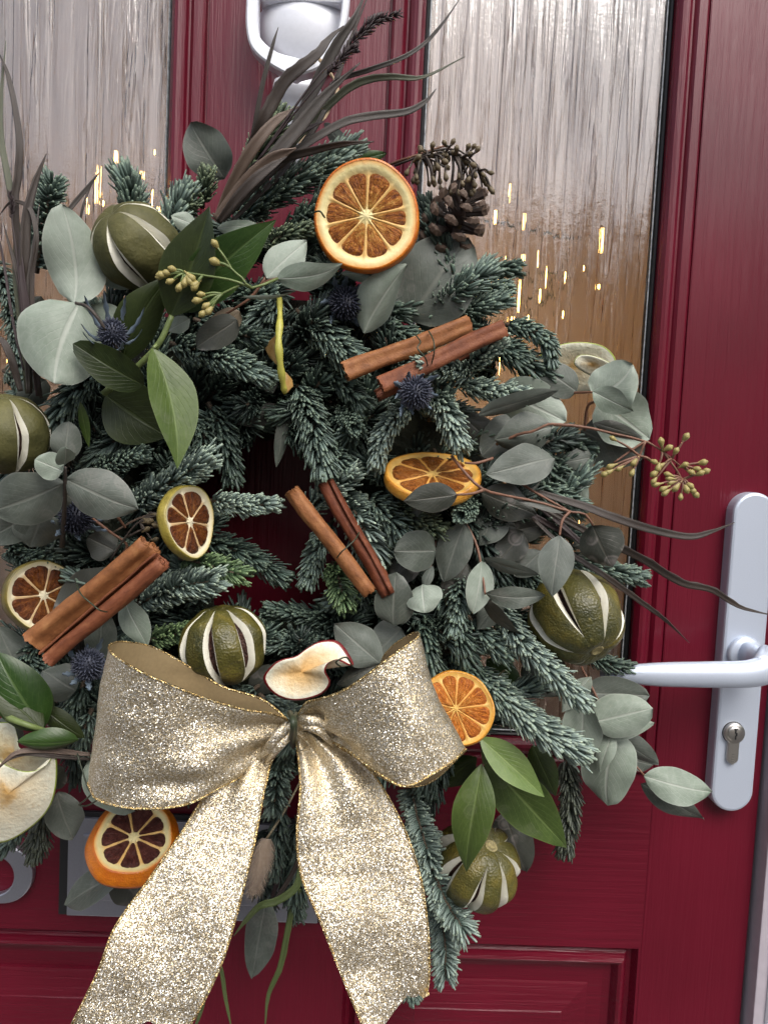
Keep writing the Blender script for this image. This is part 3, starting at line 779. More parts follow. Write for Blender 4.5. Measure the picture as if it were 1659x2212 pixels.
def plume(pts, w, n=150):
    P = upath(pts, 40); mb = MB()
    v, f = tube_data(P, [w * .20 * (1 - .7 * i / 39) for i in range(40)], 5); mb.add(v, f)
    for k in range(n):
        s = .55 + .43 * (k / n); i = int(s * 39); p = P[i]; t = (P[min(i + 1, 39)] - P[i - 1]).normalized()
        a = random.random() * 6.28; o = t.orthogonal().normalized(); b = t.cross(o); dr = (o * math.cos(a) + b * math.sin(a))
        wl = w * (1.3 - abs(s - .72) * 2.4) * .9
        if wl <= 0: continue
        d = (t * .8 + dr * .6).normalized(); q = p + dr * w * .1
        vv, ff = tube_data([q, q + d * wl * .7, q + d * wl * 1.4], [w * .10, w * .13, w * .02], 4); mb.add(vv, ff)
    mb.build('seed_plume', SM['k'], wreath)
plume([(500,430,.112),(565,337,.118),(641,226,.122),(693,158,.122),(744,115,.12),(785,68,.118),(818,44,.116),(870,27,.114)], .0042, 170)
plume([(560,345,.118),(640,240,.124),(700,170,.126),(750,116,.126),(772,104,.126)], .0034, 80)
plume([(50,700,.136),(38,560,.136),(28,480,.134),(26,440,.133),(22,410,.132)], .0022, 70)

# ------------------------------------------------------------------ fir
def fir_mat():
    t = NT('noble_fir_needles')
    at = t.n('Attribute'); at.attribute_name = 'tint'
    f = t.noise(t.coord(), 700, 2)
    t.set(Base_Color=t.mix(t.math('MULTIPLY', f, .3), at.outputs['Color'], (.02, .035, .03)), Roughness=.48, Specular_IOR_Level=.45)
    return t.m
M_fir = fir_mat(); M_bark = simple('fir_twig_bark', (.07, .05, .032), .8, 0, 400, .4, .0006, .3)
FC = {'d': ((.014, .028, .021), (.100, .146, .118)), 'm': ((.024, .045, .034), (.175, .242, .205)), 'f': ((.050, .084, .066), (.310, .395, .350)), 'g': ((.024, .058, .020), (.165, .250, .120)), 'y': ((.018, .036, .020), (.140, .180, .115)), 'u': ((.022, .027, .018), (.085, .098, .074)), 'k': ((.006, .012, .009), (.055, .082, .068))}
def sprig(pts, w, tone='m', dens=1.0, comb=0.0, lean=.9, curve=.5, nlen=None, parent=None):
    P0 = upath(pts, 24)
    P = np.array([list(p) for p in P0]); seg = np.linalg.norm(np.diff(P, axis=0), axis=1); cum = np.concatenate([[0], np.cumsum(seg)]); L = cum[-1]
    pm = mpp(*pts[len(pts) // 2])
    nl = nlen or max(.0085, min(.0145, w * pm * .50))
    N = max(60, int(L * 6600 * dens)); N = min(N, 760)
    s = np.sort(rng.random(N)) * L * .985 + .004
    s = np.minimum(s, L)
    px = np.stack([np.interp(s, cum, P[:, k]) for k in range(3)], 1)
    s2 = np.minimum(s + L * .03, L); s1 = np.maximum(s2 - L * .06, 0)
    T = np.stack([np.interp(s2, cum, P[:, k]) - np.interp(s1, cum, P[:, k]) for k in range(3)], 1); T /= np.linalg.norm(T, axis=1)[:, None]
    V = np.array(CAM) - px; V /= np.linalg.norm(V, axis=1)[:, None]
    S = np.cross(T, V); S /= np.linalg.norm(S, axis=1)[:, None]; Nn = np.cross(S, T)
    a = rng.random(N) * 2 * math.pi
    if comb: a = np.where(rng.random(N) < comb, np.where(rng.random(N) < .5, 0, math.pi) + rng.normal(0, .35, N) + .25, a)
    D = S * np.cos(a)[:, None] + Nn * np.sin(a)[:, None]
    fr = s / L
    ln = lean + .55 * np.clip((fr - .72) / .28, 0, 1) ** 2 * 2 + rng.normal(0, .10, N)      # tip needles point along the twig
    d0 = D + T * (ln * .55)[:, None]; d0 /= np.linalg.norm(d0, axis=1)[:, None]
    d1 = D * (1 - curve * .75) + T * (ln * (.75 + curve))[:, None]; d1 /= np.linalg.norm(d1, axis=1)[:, None]
    jit = rng.normal(0, .09, (N, 3)); d0 += jit; d1 += jit + rng.normal(0, .05, (N, 3))
    l = nl * rng.uniform(.75, 1.1, N) * np.clip(.6 + fr * 6, .6, 1)
    r = .00092 * rng.uniform(.85, 1.15, N)
    p0 = px + D * .0006; p1 = p0 + d0 * (l * .45)[:, None]; p2 = p1 + d1 * (l * .38)[:, None]; p3 = p2 + d1 * (l * .17)[:, None]
    sd = np.cross(d0, D + .01); sd /= np.linalg.norm(sd, axis=1)[:, None]; nn = np.cross(sd, d0); nn /= np.linalg.norm(nn, axis=1)[:, None]
    rings = []
    for p, k in ((p0, .75), (p1, 1.05), (p2, 1.1), (p3, .78)):
        rings += [p + sd * (r * k)[:, None], p + nn * (r * k * .62)[:, None], p - sd * (r * k)[:, None], p - nn * (r * k * .62)[:, None]]
    vs = np.stack(rings, 1).reshape(-1, 3)
    base = np.arange(N) * 16
    f = []
    for j in range(3):
        for i in range(4):
            f.append(np.stack([base + j * 4 + i, base + j * 4 + (i + 1) % 4, base + (j + 1) * 4 + (i + 1) % 4, base + (j + 1) * 4 + i], 1))
    f.append(np.stack([base + 12, base + 13, base + 14, base + 15], 1))
    F = np.concatenate(f, 0).tolist()
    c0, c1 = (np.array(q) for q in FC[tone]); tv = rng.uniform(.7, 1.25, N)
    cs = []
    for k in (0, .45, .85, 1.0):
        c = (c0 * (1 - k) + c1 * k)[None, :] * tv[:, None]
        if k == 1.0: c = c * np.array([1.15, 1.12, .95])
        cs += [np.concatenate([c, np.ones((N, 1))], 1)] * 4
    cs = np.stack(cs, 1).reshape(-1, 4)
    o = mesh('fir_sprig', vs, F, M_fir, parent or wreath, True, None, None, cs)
    tube('twig', P0, [.0016 - .0007 * i / 23 for i in range(24)], M_bark, o, 5)
    return o
FS = [
 ([(80,590,.09),(98,480,.10),(114,396,.105)], 60, 'm', dict(comb=.7,lean=.35,curve=.2,dens=1.4)),
 ([(282,480,.10),(285,430,.105),(272,388,.108)], 90, 'm', dict(dens=1.3)),
 ([(500,490,.075),(590,420,.09),(680,370,.095),(745,330,.09)], 120, 'm', dict(dens=1.2,lean=1.1)),
 ([(520,440,.06),(560,330,.07),(600,262,.075)], 90, 'y', dict()),
 ([(610,520,.08),(670,470,.09),(720,420,.09)], 90, 'd', dict()),
 ([(438,450,.08),(440,420,.085),(446,384,.088)], 60, 'y', dict(dens=1.3)),
 ([(360,470,.08),(390,460,.085),(412,444,.09)], 50, 'y', dict()),
 ([(620,540,.09),(590,520,.10),(650,500,.105)], 60, 'y', dict()),
 ([(960,620,.06),(1040,590,.07),(1108,582,.075)], 60, 'd', dict(comb=.4)),
 ([(960,650,.07),(1020,630,.075),(1086,622,.078)], 50, 'm', dict()),
 ([(890,710,.08),(980,675,.085),(1080,652,.09)], 66, 'm', dict(dens=1.2)),
 ([(640,670,.09),(700,720,.10),(756,770,.11)], 120, 'm', dict(dens=1.3)),
 ([(540,640,.085),(600,640,.09),(560,690,.095)], 90, 'm', dict()),
 ([(660,620,.085),(720,600,.09),(700,580,.09)], 70, 'd', dict()),
 ([(1016,806,.100),(970,798,.118),(915,792,.13)], 70, 'f', dict(dens=1.3)),
 ([(1010,795,.100),(1040,768,.115),(1072,742,.122)], 60, 'f', dict(dens=1.2)),
 ([(980,830,.09),(1040,842,.10),(1118,852,.11)], 66, 'f', dict(dens=1.2)),
 ([(925,850,.095),(960,885,.11),(988,948,.12)], 84, 'f', dict(dens=1.3)),
 ([(890,870,.09),(850,910,.105),(826,950,.11),(816,988,.112)], 70, 'f', dict(dens=1.2)),
 ([(370,742,.10),(450,765,.118),(520,790,.128),(562,808,.13)], 84, 'm', dict(dens=1.2)),
 ([(215,800,.095),(160,850,.11),(112,912,.115)], 96, 'm', dict(dens=1.2)),
 ([(680,790,.085),(730,820,.095),(775,865,.10)], 80, 'd', dict()),
 ([(640,830,.085),(670,900,.10),(698,1000,.11)], 105, 'm', dict(dens=1.2)),
 ([(700,960,.09),(730,990,.10),(752,1012,.105)], 60, 'm', dict(dens=1.2)),
 ([(740,880,.085),(752,905,.10),(762,918,.11)], 50, 'm', dict(dens=1.6)),
 ([(800,690,.085),(860,720,.09),(900,735,.092)], 70, 'd', dict()),
 ([(290,1092,.10),(350,1055,.115),(442,998,.125)], 84, 'f', dict(dens=1.2,comb=.4)),
 ([(205,1015,.10),(250,1000,.11),(302,985,.12)], 60, 'm', dict(dens=1.3)),
 ([(450,1082,.10),(520,1090,.11),(582,1090,.115)], 64, 'f', dict(dens=1.2,comb=.4)),
 ([(440,1165,.085),(520,1195,.09),(598,1240,.092)], 80, 'd', dict(dens=1.1)),
 ([(388,1205,.10),(450,1222,.11),(518,1242,.115)], 66, 'g', dict(dens=1.2,comb=.7,lean=.6)),
 ([(300,1305,.10),(380,1270,.115),(458,1255,.125)], 86, 'f', dict(dens=1.2,comb=.5,lean=.7)),
 ([(320,1384,.10),(380,1370,.11),(445,1358,.12)], 60, 'g', dict(dens=1.1,comb=.4)),
 ([(370,1410,.09),(320,1440,.1),(280,1400,.1)], 60, 'd', dict()),
 ([(660,1110,.085),(710,1060,.10),(752,1030,.105)], 80, 'f', dict(dens=1.1)),
 ([(735,1070,.085),(775,1120,.10),(806,1190,.105)], 120, 'f', dict(dens=1.2,comb=.6,lean=.5)),
 ([(720,1120,.085),(690,1180,.095),(668,1245,.10)], 70, 'm', dict(dens=1.2)),
 ([(718,1215,.085),(732,1255,.10),(744,1298,.108)], 70, 'g', dict(dens=1.3,comb=.6,lean=.6)),
 ([(790,1075,.085),(830,1110,.10),(872,1160,.105)], 90, 'm', dict(dens=1.2)),
 ([(840,1090,.085),(890,1120,.10),(942,1140,.11)], 70, 'y', dict(dens=1.2)),
 ([(1000,1080,.09),(1010,1095,.105),(1000,1108,.12)], 46, 'm', dict(dens=2.2)),
 ([(745,1345,.075),(680,1330,.085),(592,1318,.09)], 64, 'd', dict(dens=1.1)),
 ([(740,1375,.075),(660,1380,.085),(578,1390,.09)], 60, 'm', dict(dens=1.1)),
 ([(560,1500,.10),(600,1530,.105),(640,1545,.11)], 70, 'f', dict()),
 ([(560,1480,.09),(530,1510,.10),(560,1540,.10)], 60, 'm', dict()),
 ([(905,1320,.085),(918,1380,.10),(932,1450,.105)], 84, 'd', dict(dens=1.2)),
 ([(1000,1235,.09),(990,1290,.105),(985,1350,.11)], 70, 'm', dict(dens=1.3)),
 ([(1010,1330,.085),(1040,1370,.095),(1085,1405,.10)], 80, 'm', dict(dens=1.2)),
 ([(960,1400,.085),(1000,1440,.095),(1020,1470,.1)], 80, 'd', dict()),
 ([(1060,1300,.085),(1120,1380,.105),(1180,1440,.115),(1248,1506,.12)], 80, 'f', dict(dens=1.3)),
 ([(1030,1455,.085),(1090,1510,.10),(1160,1570,.112),(1238,1616,.118)], 104, 'f', dict(dens=1.5)),
 ([(1000,1440,.08),(1040,1470,.09),(1080,1500,.10)], 90, 'm', dict()),
 ([(1180,1190,.07),(1280,1225,.075),(1376,1246,.078)], 64, 'm', dict(dens=1.1)),
 ([(1100,1030,.075),(1170,1060,.085),(1236,1090,.09)], 84, 'm', dict(dens=1.2)),
 ([(1150,1120,.075),(1230,1150,.08),(1300,1160,.082)], 64, 'd', dict()),
 ([(1250,1400,.04),(1300,1430,.05),(1345,1440,.05)], 54, 'd', dict()),
 ([(885,1690,.065),(900,1760,.075),(930,1860,.085)], 60, 'f', dict(comb=.85,lean=.2,curve=.25,dens=1.2)),
 ([(905,1790,.075),(935,1880,.085),(965,1950,.09),(1004,2012,.092)], 70, 'f', dict(comb=.85,lean=.2,curve=.35,dens=1.2)),
 ([(930,1920,.05),(958,2010,.06),(962,2112,.062)], 60, 'f', dict(comb=.85,lean=.3,curve=.3,dens=1.2)),
 ([(870,2080,.05),(880,2115,.055),(892,2146,.055)], 50, 'm', dict(comb=.5)),
 ([(1220,1630,.03),(1232,1720,.04),(1222,1826,.045)], 66, 'u', dict(comb=.4,dens=1.3)),
 ([(610,1600,.085),(600,1670,.095),(592,1744,.10)], 66, 'm', dict(comb=.6,lean=.3,dens=1.2)),
 ([(610,1740,.07),(600,1820,.075),(590,1880,.075)], 60, 'd', dict(comb=.4)),
 ([(640,1760,.05),(650,1840,.055),(640,1930,.055)], 80, 'd', dict()),
 ([(590,1780,.045),(560,1850,.05),(575,1940,.05)], 80, 'k', dict()),
 ([(620,1800,.04),(615,1880,.045),(640,1960,.045)], 70, 'd', dict()),
 ([(470,1760,.06),(440,1800,.06),(400,1820,.06)], 70, 'k', dict()),
 ([(20,640,.09),(40,720,.10),(54,830,.105)], 70, 'm', dict(dens=1.2)),
 ([(-20,560,.09),(10,610,.095),(40,660,.10)], 70, 'm', dict()),
 ([(10,800,.085),(60,840,.095),(30,860,.1)], 60, 'm', dict()),
 ([(185,1470,.095),(160,1520,.10),(135,1580,.10)], 80, 'd', dict(dens=1.1)),
 ([(90,1390,.09),(60,1420,.1),(100,1450,.1)], 60, 'd', dict()),
 ([(200,1530,.095),(185,1570,.10),(175,1610,.10)], 60, 'm', dict()),
 ([(110,1700,.07),(90,1770,.075),(80,1830,.075)], 80, 'u', dict(dens=1.2)),
 ([(50,1740,.06),(40,1790,.065),(10,1826,.065)], 60, 'm', dict()),
 ([(1085,700,.085),(1140,712,.095),(1180,740,.10),(1190,772,.10)], 54, 'm', dict(dens=1.2)),
 ([(1040,720,.085),(1080,735,.09),(1130,765,.095)], 60, 'd', dict()),
 ([(1180,940,.065),(1220,955,.075),(1262,968,.078)], 64, 'd', dict()),
 ([(450,870,.085),(480,930,.09),(500,1020,.09)], 80, 'd', dict()),
 ([(400,880,.09),(440,940,.095),(430,1000,.10)], 70, 'd', dict()),
 ([(820,1320,.08),(850,1400,.09),(880,1440,.09)], 70, 'd', dict()),
 ([(1090,1180,.08),(1120,1230,.085),(1150,1260,.088)], 76, 'd', dict()),
 ([(1060,1120,.08),(1090,1190,.085),(1080,1250,.088)], 76, 'd', dict()),
 ([(950,1010,.075),(1010,960,.08),(1080,940,.085)], 80, 'd', dict()),
 ([(420,690,.1),(500,720,.11),(560,730,.115)], 70, 'd', dict()),
 ([(20,1180,.09),(60,1210,.1),(110,1200,.1)], 60, 'd', dict()),
 ([(180,1180,.09),(240,1200,.1),(290,1190,.105)], 60, 'd', dict(comb=.4)),
]
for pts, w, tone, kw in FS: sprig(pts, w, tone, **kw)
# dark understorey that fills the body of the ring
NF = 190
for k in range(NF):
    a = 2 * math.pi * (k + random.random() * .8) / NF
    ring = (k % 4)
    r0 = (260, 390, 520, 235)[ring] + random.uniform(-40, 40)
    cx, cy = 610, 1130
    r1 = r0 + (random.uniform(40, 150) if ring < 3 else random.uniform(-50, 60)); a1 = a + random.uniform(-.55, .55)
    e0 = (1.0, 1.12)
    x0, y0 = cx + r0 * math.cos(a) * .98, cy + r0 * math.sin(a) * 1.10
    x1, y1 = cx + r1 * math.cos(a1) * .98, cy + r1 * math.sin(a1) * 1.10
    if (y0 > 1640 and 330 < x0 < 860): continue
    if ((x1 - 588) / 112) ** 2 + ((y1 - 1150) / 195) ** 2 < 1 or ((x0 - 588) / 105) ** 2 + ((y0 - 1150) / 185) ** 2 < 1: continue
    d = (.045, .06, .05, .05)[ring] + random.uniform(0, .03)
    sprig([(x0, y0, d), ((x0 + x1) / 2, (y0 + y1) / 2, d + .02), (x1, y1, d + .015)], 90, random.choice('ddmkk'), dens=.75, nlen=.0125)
# moss filled ring that everything is wired to
def moss_ring():
    c = U(585, 1145, .040); nn, k = 72, 14; vs = []
    for i in range(nn):
        a = 2 * math.pi * i / nn
        for j in range(k):
            b = 2 * math.pi * j / k; r = .034 * (1 + .22 * n3((math.cos(a) * 9, math.sin(a) * 9, b), .9))
            rr = .112 + r * 1.45 * math.cos(b)
            vs.append((c.x + rr * math.cos(a), c.y - r * math.sin(b) * .95, c.z + rr * math.sin(a)))
    fs = []
    for i in range(nn):
        for j in range(k):
            fs.append((i * k + j, i * k + (j + 1) % k, ((i + 1) % nn) * k + (j + 1) % k, ((i + 1) % nn) * k + j))
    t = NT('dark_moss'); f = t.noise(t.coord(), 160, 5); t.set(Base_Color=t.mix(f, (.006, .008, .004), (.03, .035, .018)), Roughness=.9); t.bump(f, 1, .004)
    mesh('moss_ring', vs, fs, t.m, wreath)
moss_ring()

# ================================================================== citrus slices
def pulp_mat(name, a, b, c, rough=.32):
    t = NT(name); uv = t.n('UVMap'); uv.uv_map = 'UVMap'
    mp = t.n('Mapping'); mp.inputs['Scale'].default_value = (2.0, 9, 1); t.l(uv.outputs[0], mp.inputs['Vector'])
    oi = t.n('ObjectInfo')
    v = t.n('VectorMath', operation='ADD'); t.l(mp.outputs[0], v.inputs[0]); t.l(oi.outputs['Random'], v.inputs[1])
    f = t.noise(v.outputs[0], 1.5, 4, .6, .8); g2 = t.noise(t.coord(), 420, 4, .65)
    sp = t.n('SeparateXYZ'); t.l(uv.outputs[0], sp.inputs[0]); g3 = t.noise(t.coord(), 130, 4, .7, 1.2)
    k = t.math('ADD', t.math('MULTIPLY', f, .50), t.math('ADD', t.math('MULTIPLY', g2, .30), t.math('MULTIPLY', g3, .45)))
    k = t.math('SUBTRACT', k, t.math('MULTIPLY', t.math('SUBTRACT', sp.outputs[0], .45), .16), True)
    cc = t.ramp(k, [(.46, a), (.62, b), (.82, c)])
    t.set(Base_Color=cc, Roughness=rough + .08, Specular_IOR_Level=.28, Coat_Weight=.06, Coat_Roughness=.3)
    t.bump(t.math('ADD', t.math('ADD', f, g3), t.math('MULTIPLY', g2, .6)), .9, .0020); return t.m
PULP = {'amber': pulp_mat('amber_pulp', (.13, .028, .004), (.36, .115, .012), (.74, .44, .11)),
        'brown': pulp_mat('dark_amber_pulp', (.038, .007, .001), (.120, .030, .003), (.28, .105, .016)),
        'red': pulp_mat('red_brown_pulp', (.036, .008, .006), (.085, .020, .013), (.16, .060, .04)),
        'orange': pulp_mat('orange_pulp', (.24, .050, .005), (.48, .145, .014), (.72, .36, .09)),
        'tawny': pulp_mat('tawny_pulp', (.090, .022, .002), (.28, .084, .008), (.50, .25, .07))}
def pith_mat(name, a, b, rim=None, inner=None):
    t = NT(name); f = t.noise(t.coord(), 230, 4, .6); g2 = t.noise(t.coord(), 60, 2)
    c = t.mix(t.math('ADD', t.math('MULTIPLY', f, .6), t.math('MULTIPLY', g2, .4)), a, b)
    if rim:
        uv = t.n('UVMap'); uv.uv_map = 'UVMap'; sp = t.n('SeparateXYZ'); t.l(uv.outputs[0], sp.inputs[0])
        if inner: c = t.mix(t.ramp(sp.outputs[0], [(.10, 0), (.24, .8), (.74, .8), (.84, 0)]), c, inner)
        c = t.mix(t.ramp(t.math('ADD', sp.outputs[0], t.math('MULTIPLY', t.math('SUBTRACT', f, .5), .10)), [(.90, 0), (1.0, .85)]), c, rim)
    t.set(Base_Color=c, Roughness=.6); t.bump(f, .5, .001); return t.m
PITH = {'cream': pith_mat('cream_pith', (.62, .48, .15), (.88, .80, .48), (.70, .26, .02), (.66, .36, .09)), 'white': pith_mat('white_pith', (.50, .43, .26), (.76, .71, .54), (.52, .44, .18), (.44, .26, .10)), 'gold': pith_mat('golden_pith', (.52, .27, .04), (.74, .52, .18), (.74, .36, .04), (.58, .27, .05))}
def rind_mat(name, a, b, rough=.38):
    t = NT(name); f = t.noise(t.coord(), 120, 4, .6); d = t.n('TexVoronoi'); d.inputs['Scale'].default_value = 900; t.l(t.coord(), d.inputs['Vector'])
    t.set(Base_Color=t.mix(t.ramp(f, [(.3, 0), (.7, 1)]), a, b), Roughness=rough, Coat_Weight=.15); t.bump(d.outputs['Distance'], .35, .0006); return t.m
RIND = {'orange': rind_mat('orange_rind', (.42, .085, .002), (.62, .19, .006)), 'olive': rind_mat('olive_rind', (.075, .062, .012), (.19, .145, .025), .5),
        'yellow': rind_mat('yellow_rind', (.18, .14, .018), (.36, .29, .05), .45), 'amber': rind_mat('amber_rind', (.45, .16, .010), (.62, .33, .05))}
def citrus(label, px, py, d, rx, nrm, nseg, pulp, pith, rind, th=.0055, front=.97, spin=0, wob=.024, pith_w=.17, cat='orange slice', grp='dried citrus slices on the wreath', core=.10, name='orange_slice'):
    c = U(px, py, d); z = vdir(c, nrm); X, Y, Z = view_frame(c)
    x = (X - z * X.dot(z)).normalized(); y = z.cross(x); Rm = rx * mpp(px, py, d)
    o = thing(name, label, cat, c, grp); sp = R(spin); ph = random.random() * 9
    def wr(a): return 1 + wob * (math.sin(2 * a + ph) + .6 * math.sin(3 * a + 2 * ph) + .35 * math.sin(7 * a + ph))
    def pt(r, a, h):
        return c + x * (r * math.cos(a)) + y * (r * math.sin(a)) + z * (h + Rm * .06 * math.sin(2 * a + ph) * (r / Rm) ** 2)
    n = 96
    # rind
    prof = [(front - .035, .0002), (front - .012, .0001), (front + .006, -.0006), ((1 + front) / 2 + .004, -th * .35), (1.0, -th * .62), (.985, -th * .92), (.95, -th), (.5, -th), (.0, -th)]
    vs = [pt(Rm * q * wr(2 * math.pi * i / n), 2 * math.pi * i / n, h) for q, h in prof for i in range(n)]
    mesh('rind', vs, grid_faces(n, len(prof), True), RIND[rind], o)
    # pith: rim, floor, ridges between the segments, core
    ro = front - .03; ri = front - pith_w; nr = 22; na = nseg * 16; vs = []
    edge = np.cumsum([random.uniform(.75, 1.25) for _ in range(nseg)]); edge = np.concatenate([[0], edge]) / edge[-1] * 2 * math.pi + sp
    def nearest(a): return min(abs((a - e + math.pi) % (2 * math.pi) - math.pi) for e in edge)
    for j in range(nr):
        q = ro * (j / (nr - 1))
        for i in range(na):
            a = sp + 2 * math.pi * i / na; da = nearest(a) * q
            floor = -.0016
            ridge = math.exp(-(da / .022) ** 2) * .0010
            rim = 1 / (1 + math.exp(-(q - ri) / .018)) * .0016
            cr = math.exp(-(q / core) ** 2) * .0013
            h = floor + max(ridge, rim, cr) + .00016 * n3((q * math.cos(a), q * math.sin(a), ph), 9)
            vs.append(pt(Rm * q * wr(a), a, h))
    mesh('pith', vs, grid_faces(na, nr, True), PITH[pith], o, True, [(j / (nr - 1), 0) for j in range(nr) for i in range(na)])
    for k in range(nseg):
        a0, a1 = edge[k], edge[k + 1]; mi, mj = 14, 16; vs = []; uvs = []; w2 = (a1 - a0) / 2; am = (a0 + a1) / 2
        qo = ri * random.uniform(.97, 1.03); q0 = core * random.uniform(.7, 1.1); deep = random.uniform(-.0002, .0002)
        for j in range(mj):
            s = j / (mj - 1); q = q0 + (qo - q0) * s
            lim = max(.0, w2 - .016 / max(q, .06))
            # rounded outer corners
            if s > .72: lim *= math.sqrt(max(0, 1 - ((s - .72) / .28) ** 2.6)) * .92 + .08
            for i in range(mi):
                u = -1 + 2 * i / (mi - 1); a = am + u * lim * (1 + .05 * n3((q * 9, k, u), 1.1))
                p0 = (q * math.cos(a), q * math.sin(a), k)
                e = max(0, 1 - abs(u) ** 4) * min(1, (1 - s) * 9, s * 7)
                h = -.0016 + e * (.00125 + deep + .0006 * n3(p0, 11, ph) + .00035 * n3(p0, 27, ph) - .0005 * (1 - abs(u)) * s)
                vs.append(pt(Rm * q * wr(a), a, h)); uvs.append((s, u * .5 + k))
        mesh('segment', vs, grid_faces(mi, mj), PULP[pulp], o, True, uvs)
    return o
citrus('large flat facing orange slice with a bright rind above the big grey leaf', 791, 466, .130, 118, (-.05, .26, .96), 10, 'amber', 'cream', 'orange', th=.010, pith_w=.20, spin=12, core=.11, wob=.016)
citrus('orange slice tilted up flat with dark spotted leaf in front of it', 934, 1020, .108, 103, (.04, .86, .51), 8, 'tawny', 'gold', 'amber', th=.007, pith_w=.12, spin=20, wob=.025)
citrus('narrow yellow rimmed dried slice turned sideways near the wreath centre', 415, 1127, .128, 82, (.76, .12, .64), 7, 'brown', 'white', 'yellow', th=.006, pith_w=.11, spin=50, cat='citrus slice', name='citrus_slice')
citrus('olive rimmed dark dried slice partly behind a cinnamon bundle', 97, 1286, .112, 80, (.34, .06, .94), 7, 'brown', 'white', 'olive', th=.008, pith_w=.11, spin=25, cat='citrus slice', name='citrus_slice')
citrus('bright orange slice half hidden behind the right loop of the gold bow', 984, 1531, .125, 84, (.10, .02, .99), 9, 'orange', 'gold', 'amber', th=.006, pith_w=.09, spin=8, core=.06)
citrus('thick orange slice with red brown segments below the left bow loop', 290, 1806, .125, 101, (0, .50, .87), 8, 'red', 'cream', 'orange', th=.010, front=.84, pith_w=.13, spin=5, wob=.03)

# ================================================================== limes cut with slits
def lime_rind():
    t = NT('dried_lime_rind'); f = t.noise(t.coord(), 42, 4, .6, .5); d = t.n('TexVoronoi'); d.inputs['Scale'].default_value = 700; t.l(t.coord(), d.inputs['Vector'])
    g2 = t.noise(t.coord(), 420, 3)
    c = t.ramp(f, [(.32, (.030, .032, .008)), (.52, (.078, .070, .014)), (.70, (.150, .115, .016))])
    c = t.mix(t.ramp(g2, [(.60, 0), (.74, .6)]), c, (.20, .17, .05))
    t.set(Base_Color=c, Roughness=.40, Specular_IOR_Level=.5); t.bump(t.math('ADD', t.math('MULTIPLY', d.outputs['Distance'], .7), g2), .5, .0010); return t.m
M_lrind = lime_rind(); M_lrind2 = None
def lime_matte():
    t = NT('matte_lime_rind'); f = t.noise(t.coord(), 50, 5, .65); g2 = t.noise(t.coord(), 500, 4)
    c = t.ramp(f, [(.32, (.050, .050, .014)), (.68, (.105, .098, .030))])
    t.set(Base_Color=c, Roughness=.62, Specular_IOR_Level=.4); t.bump(g2, .5, .0010); return t.m
M_lrind2 = lime_matte()
M_lpith = pith_mat('lime_pith', (.55, .53, .42), (.78, .77, .68)); M_lpulp = simple('dark_lime_pulp', (.055, .022, .014), .6, 0, 320, 1, .003, .6)
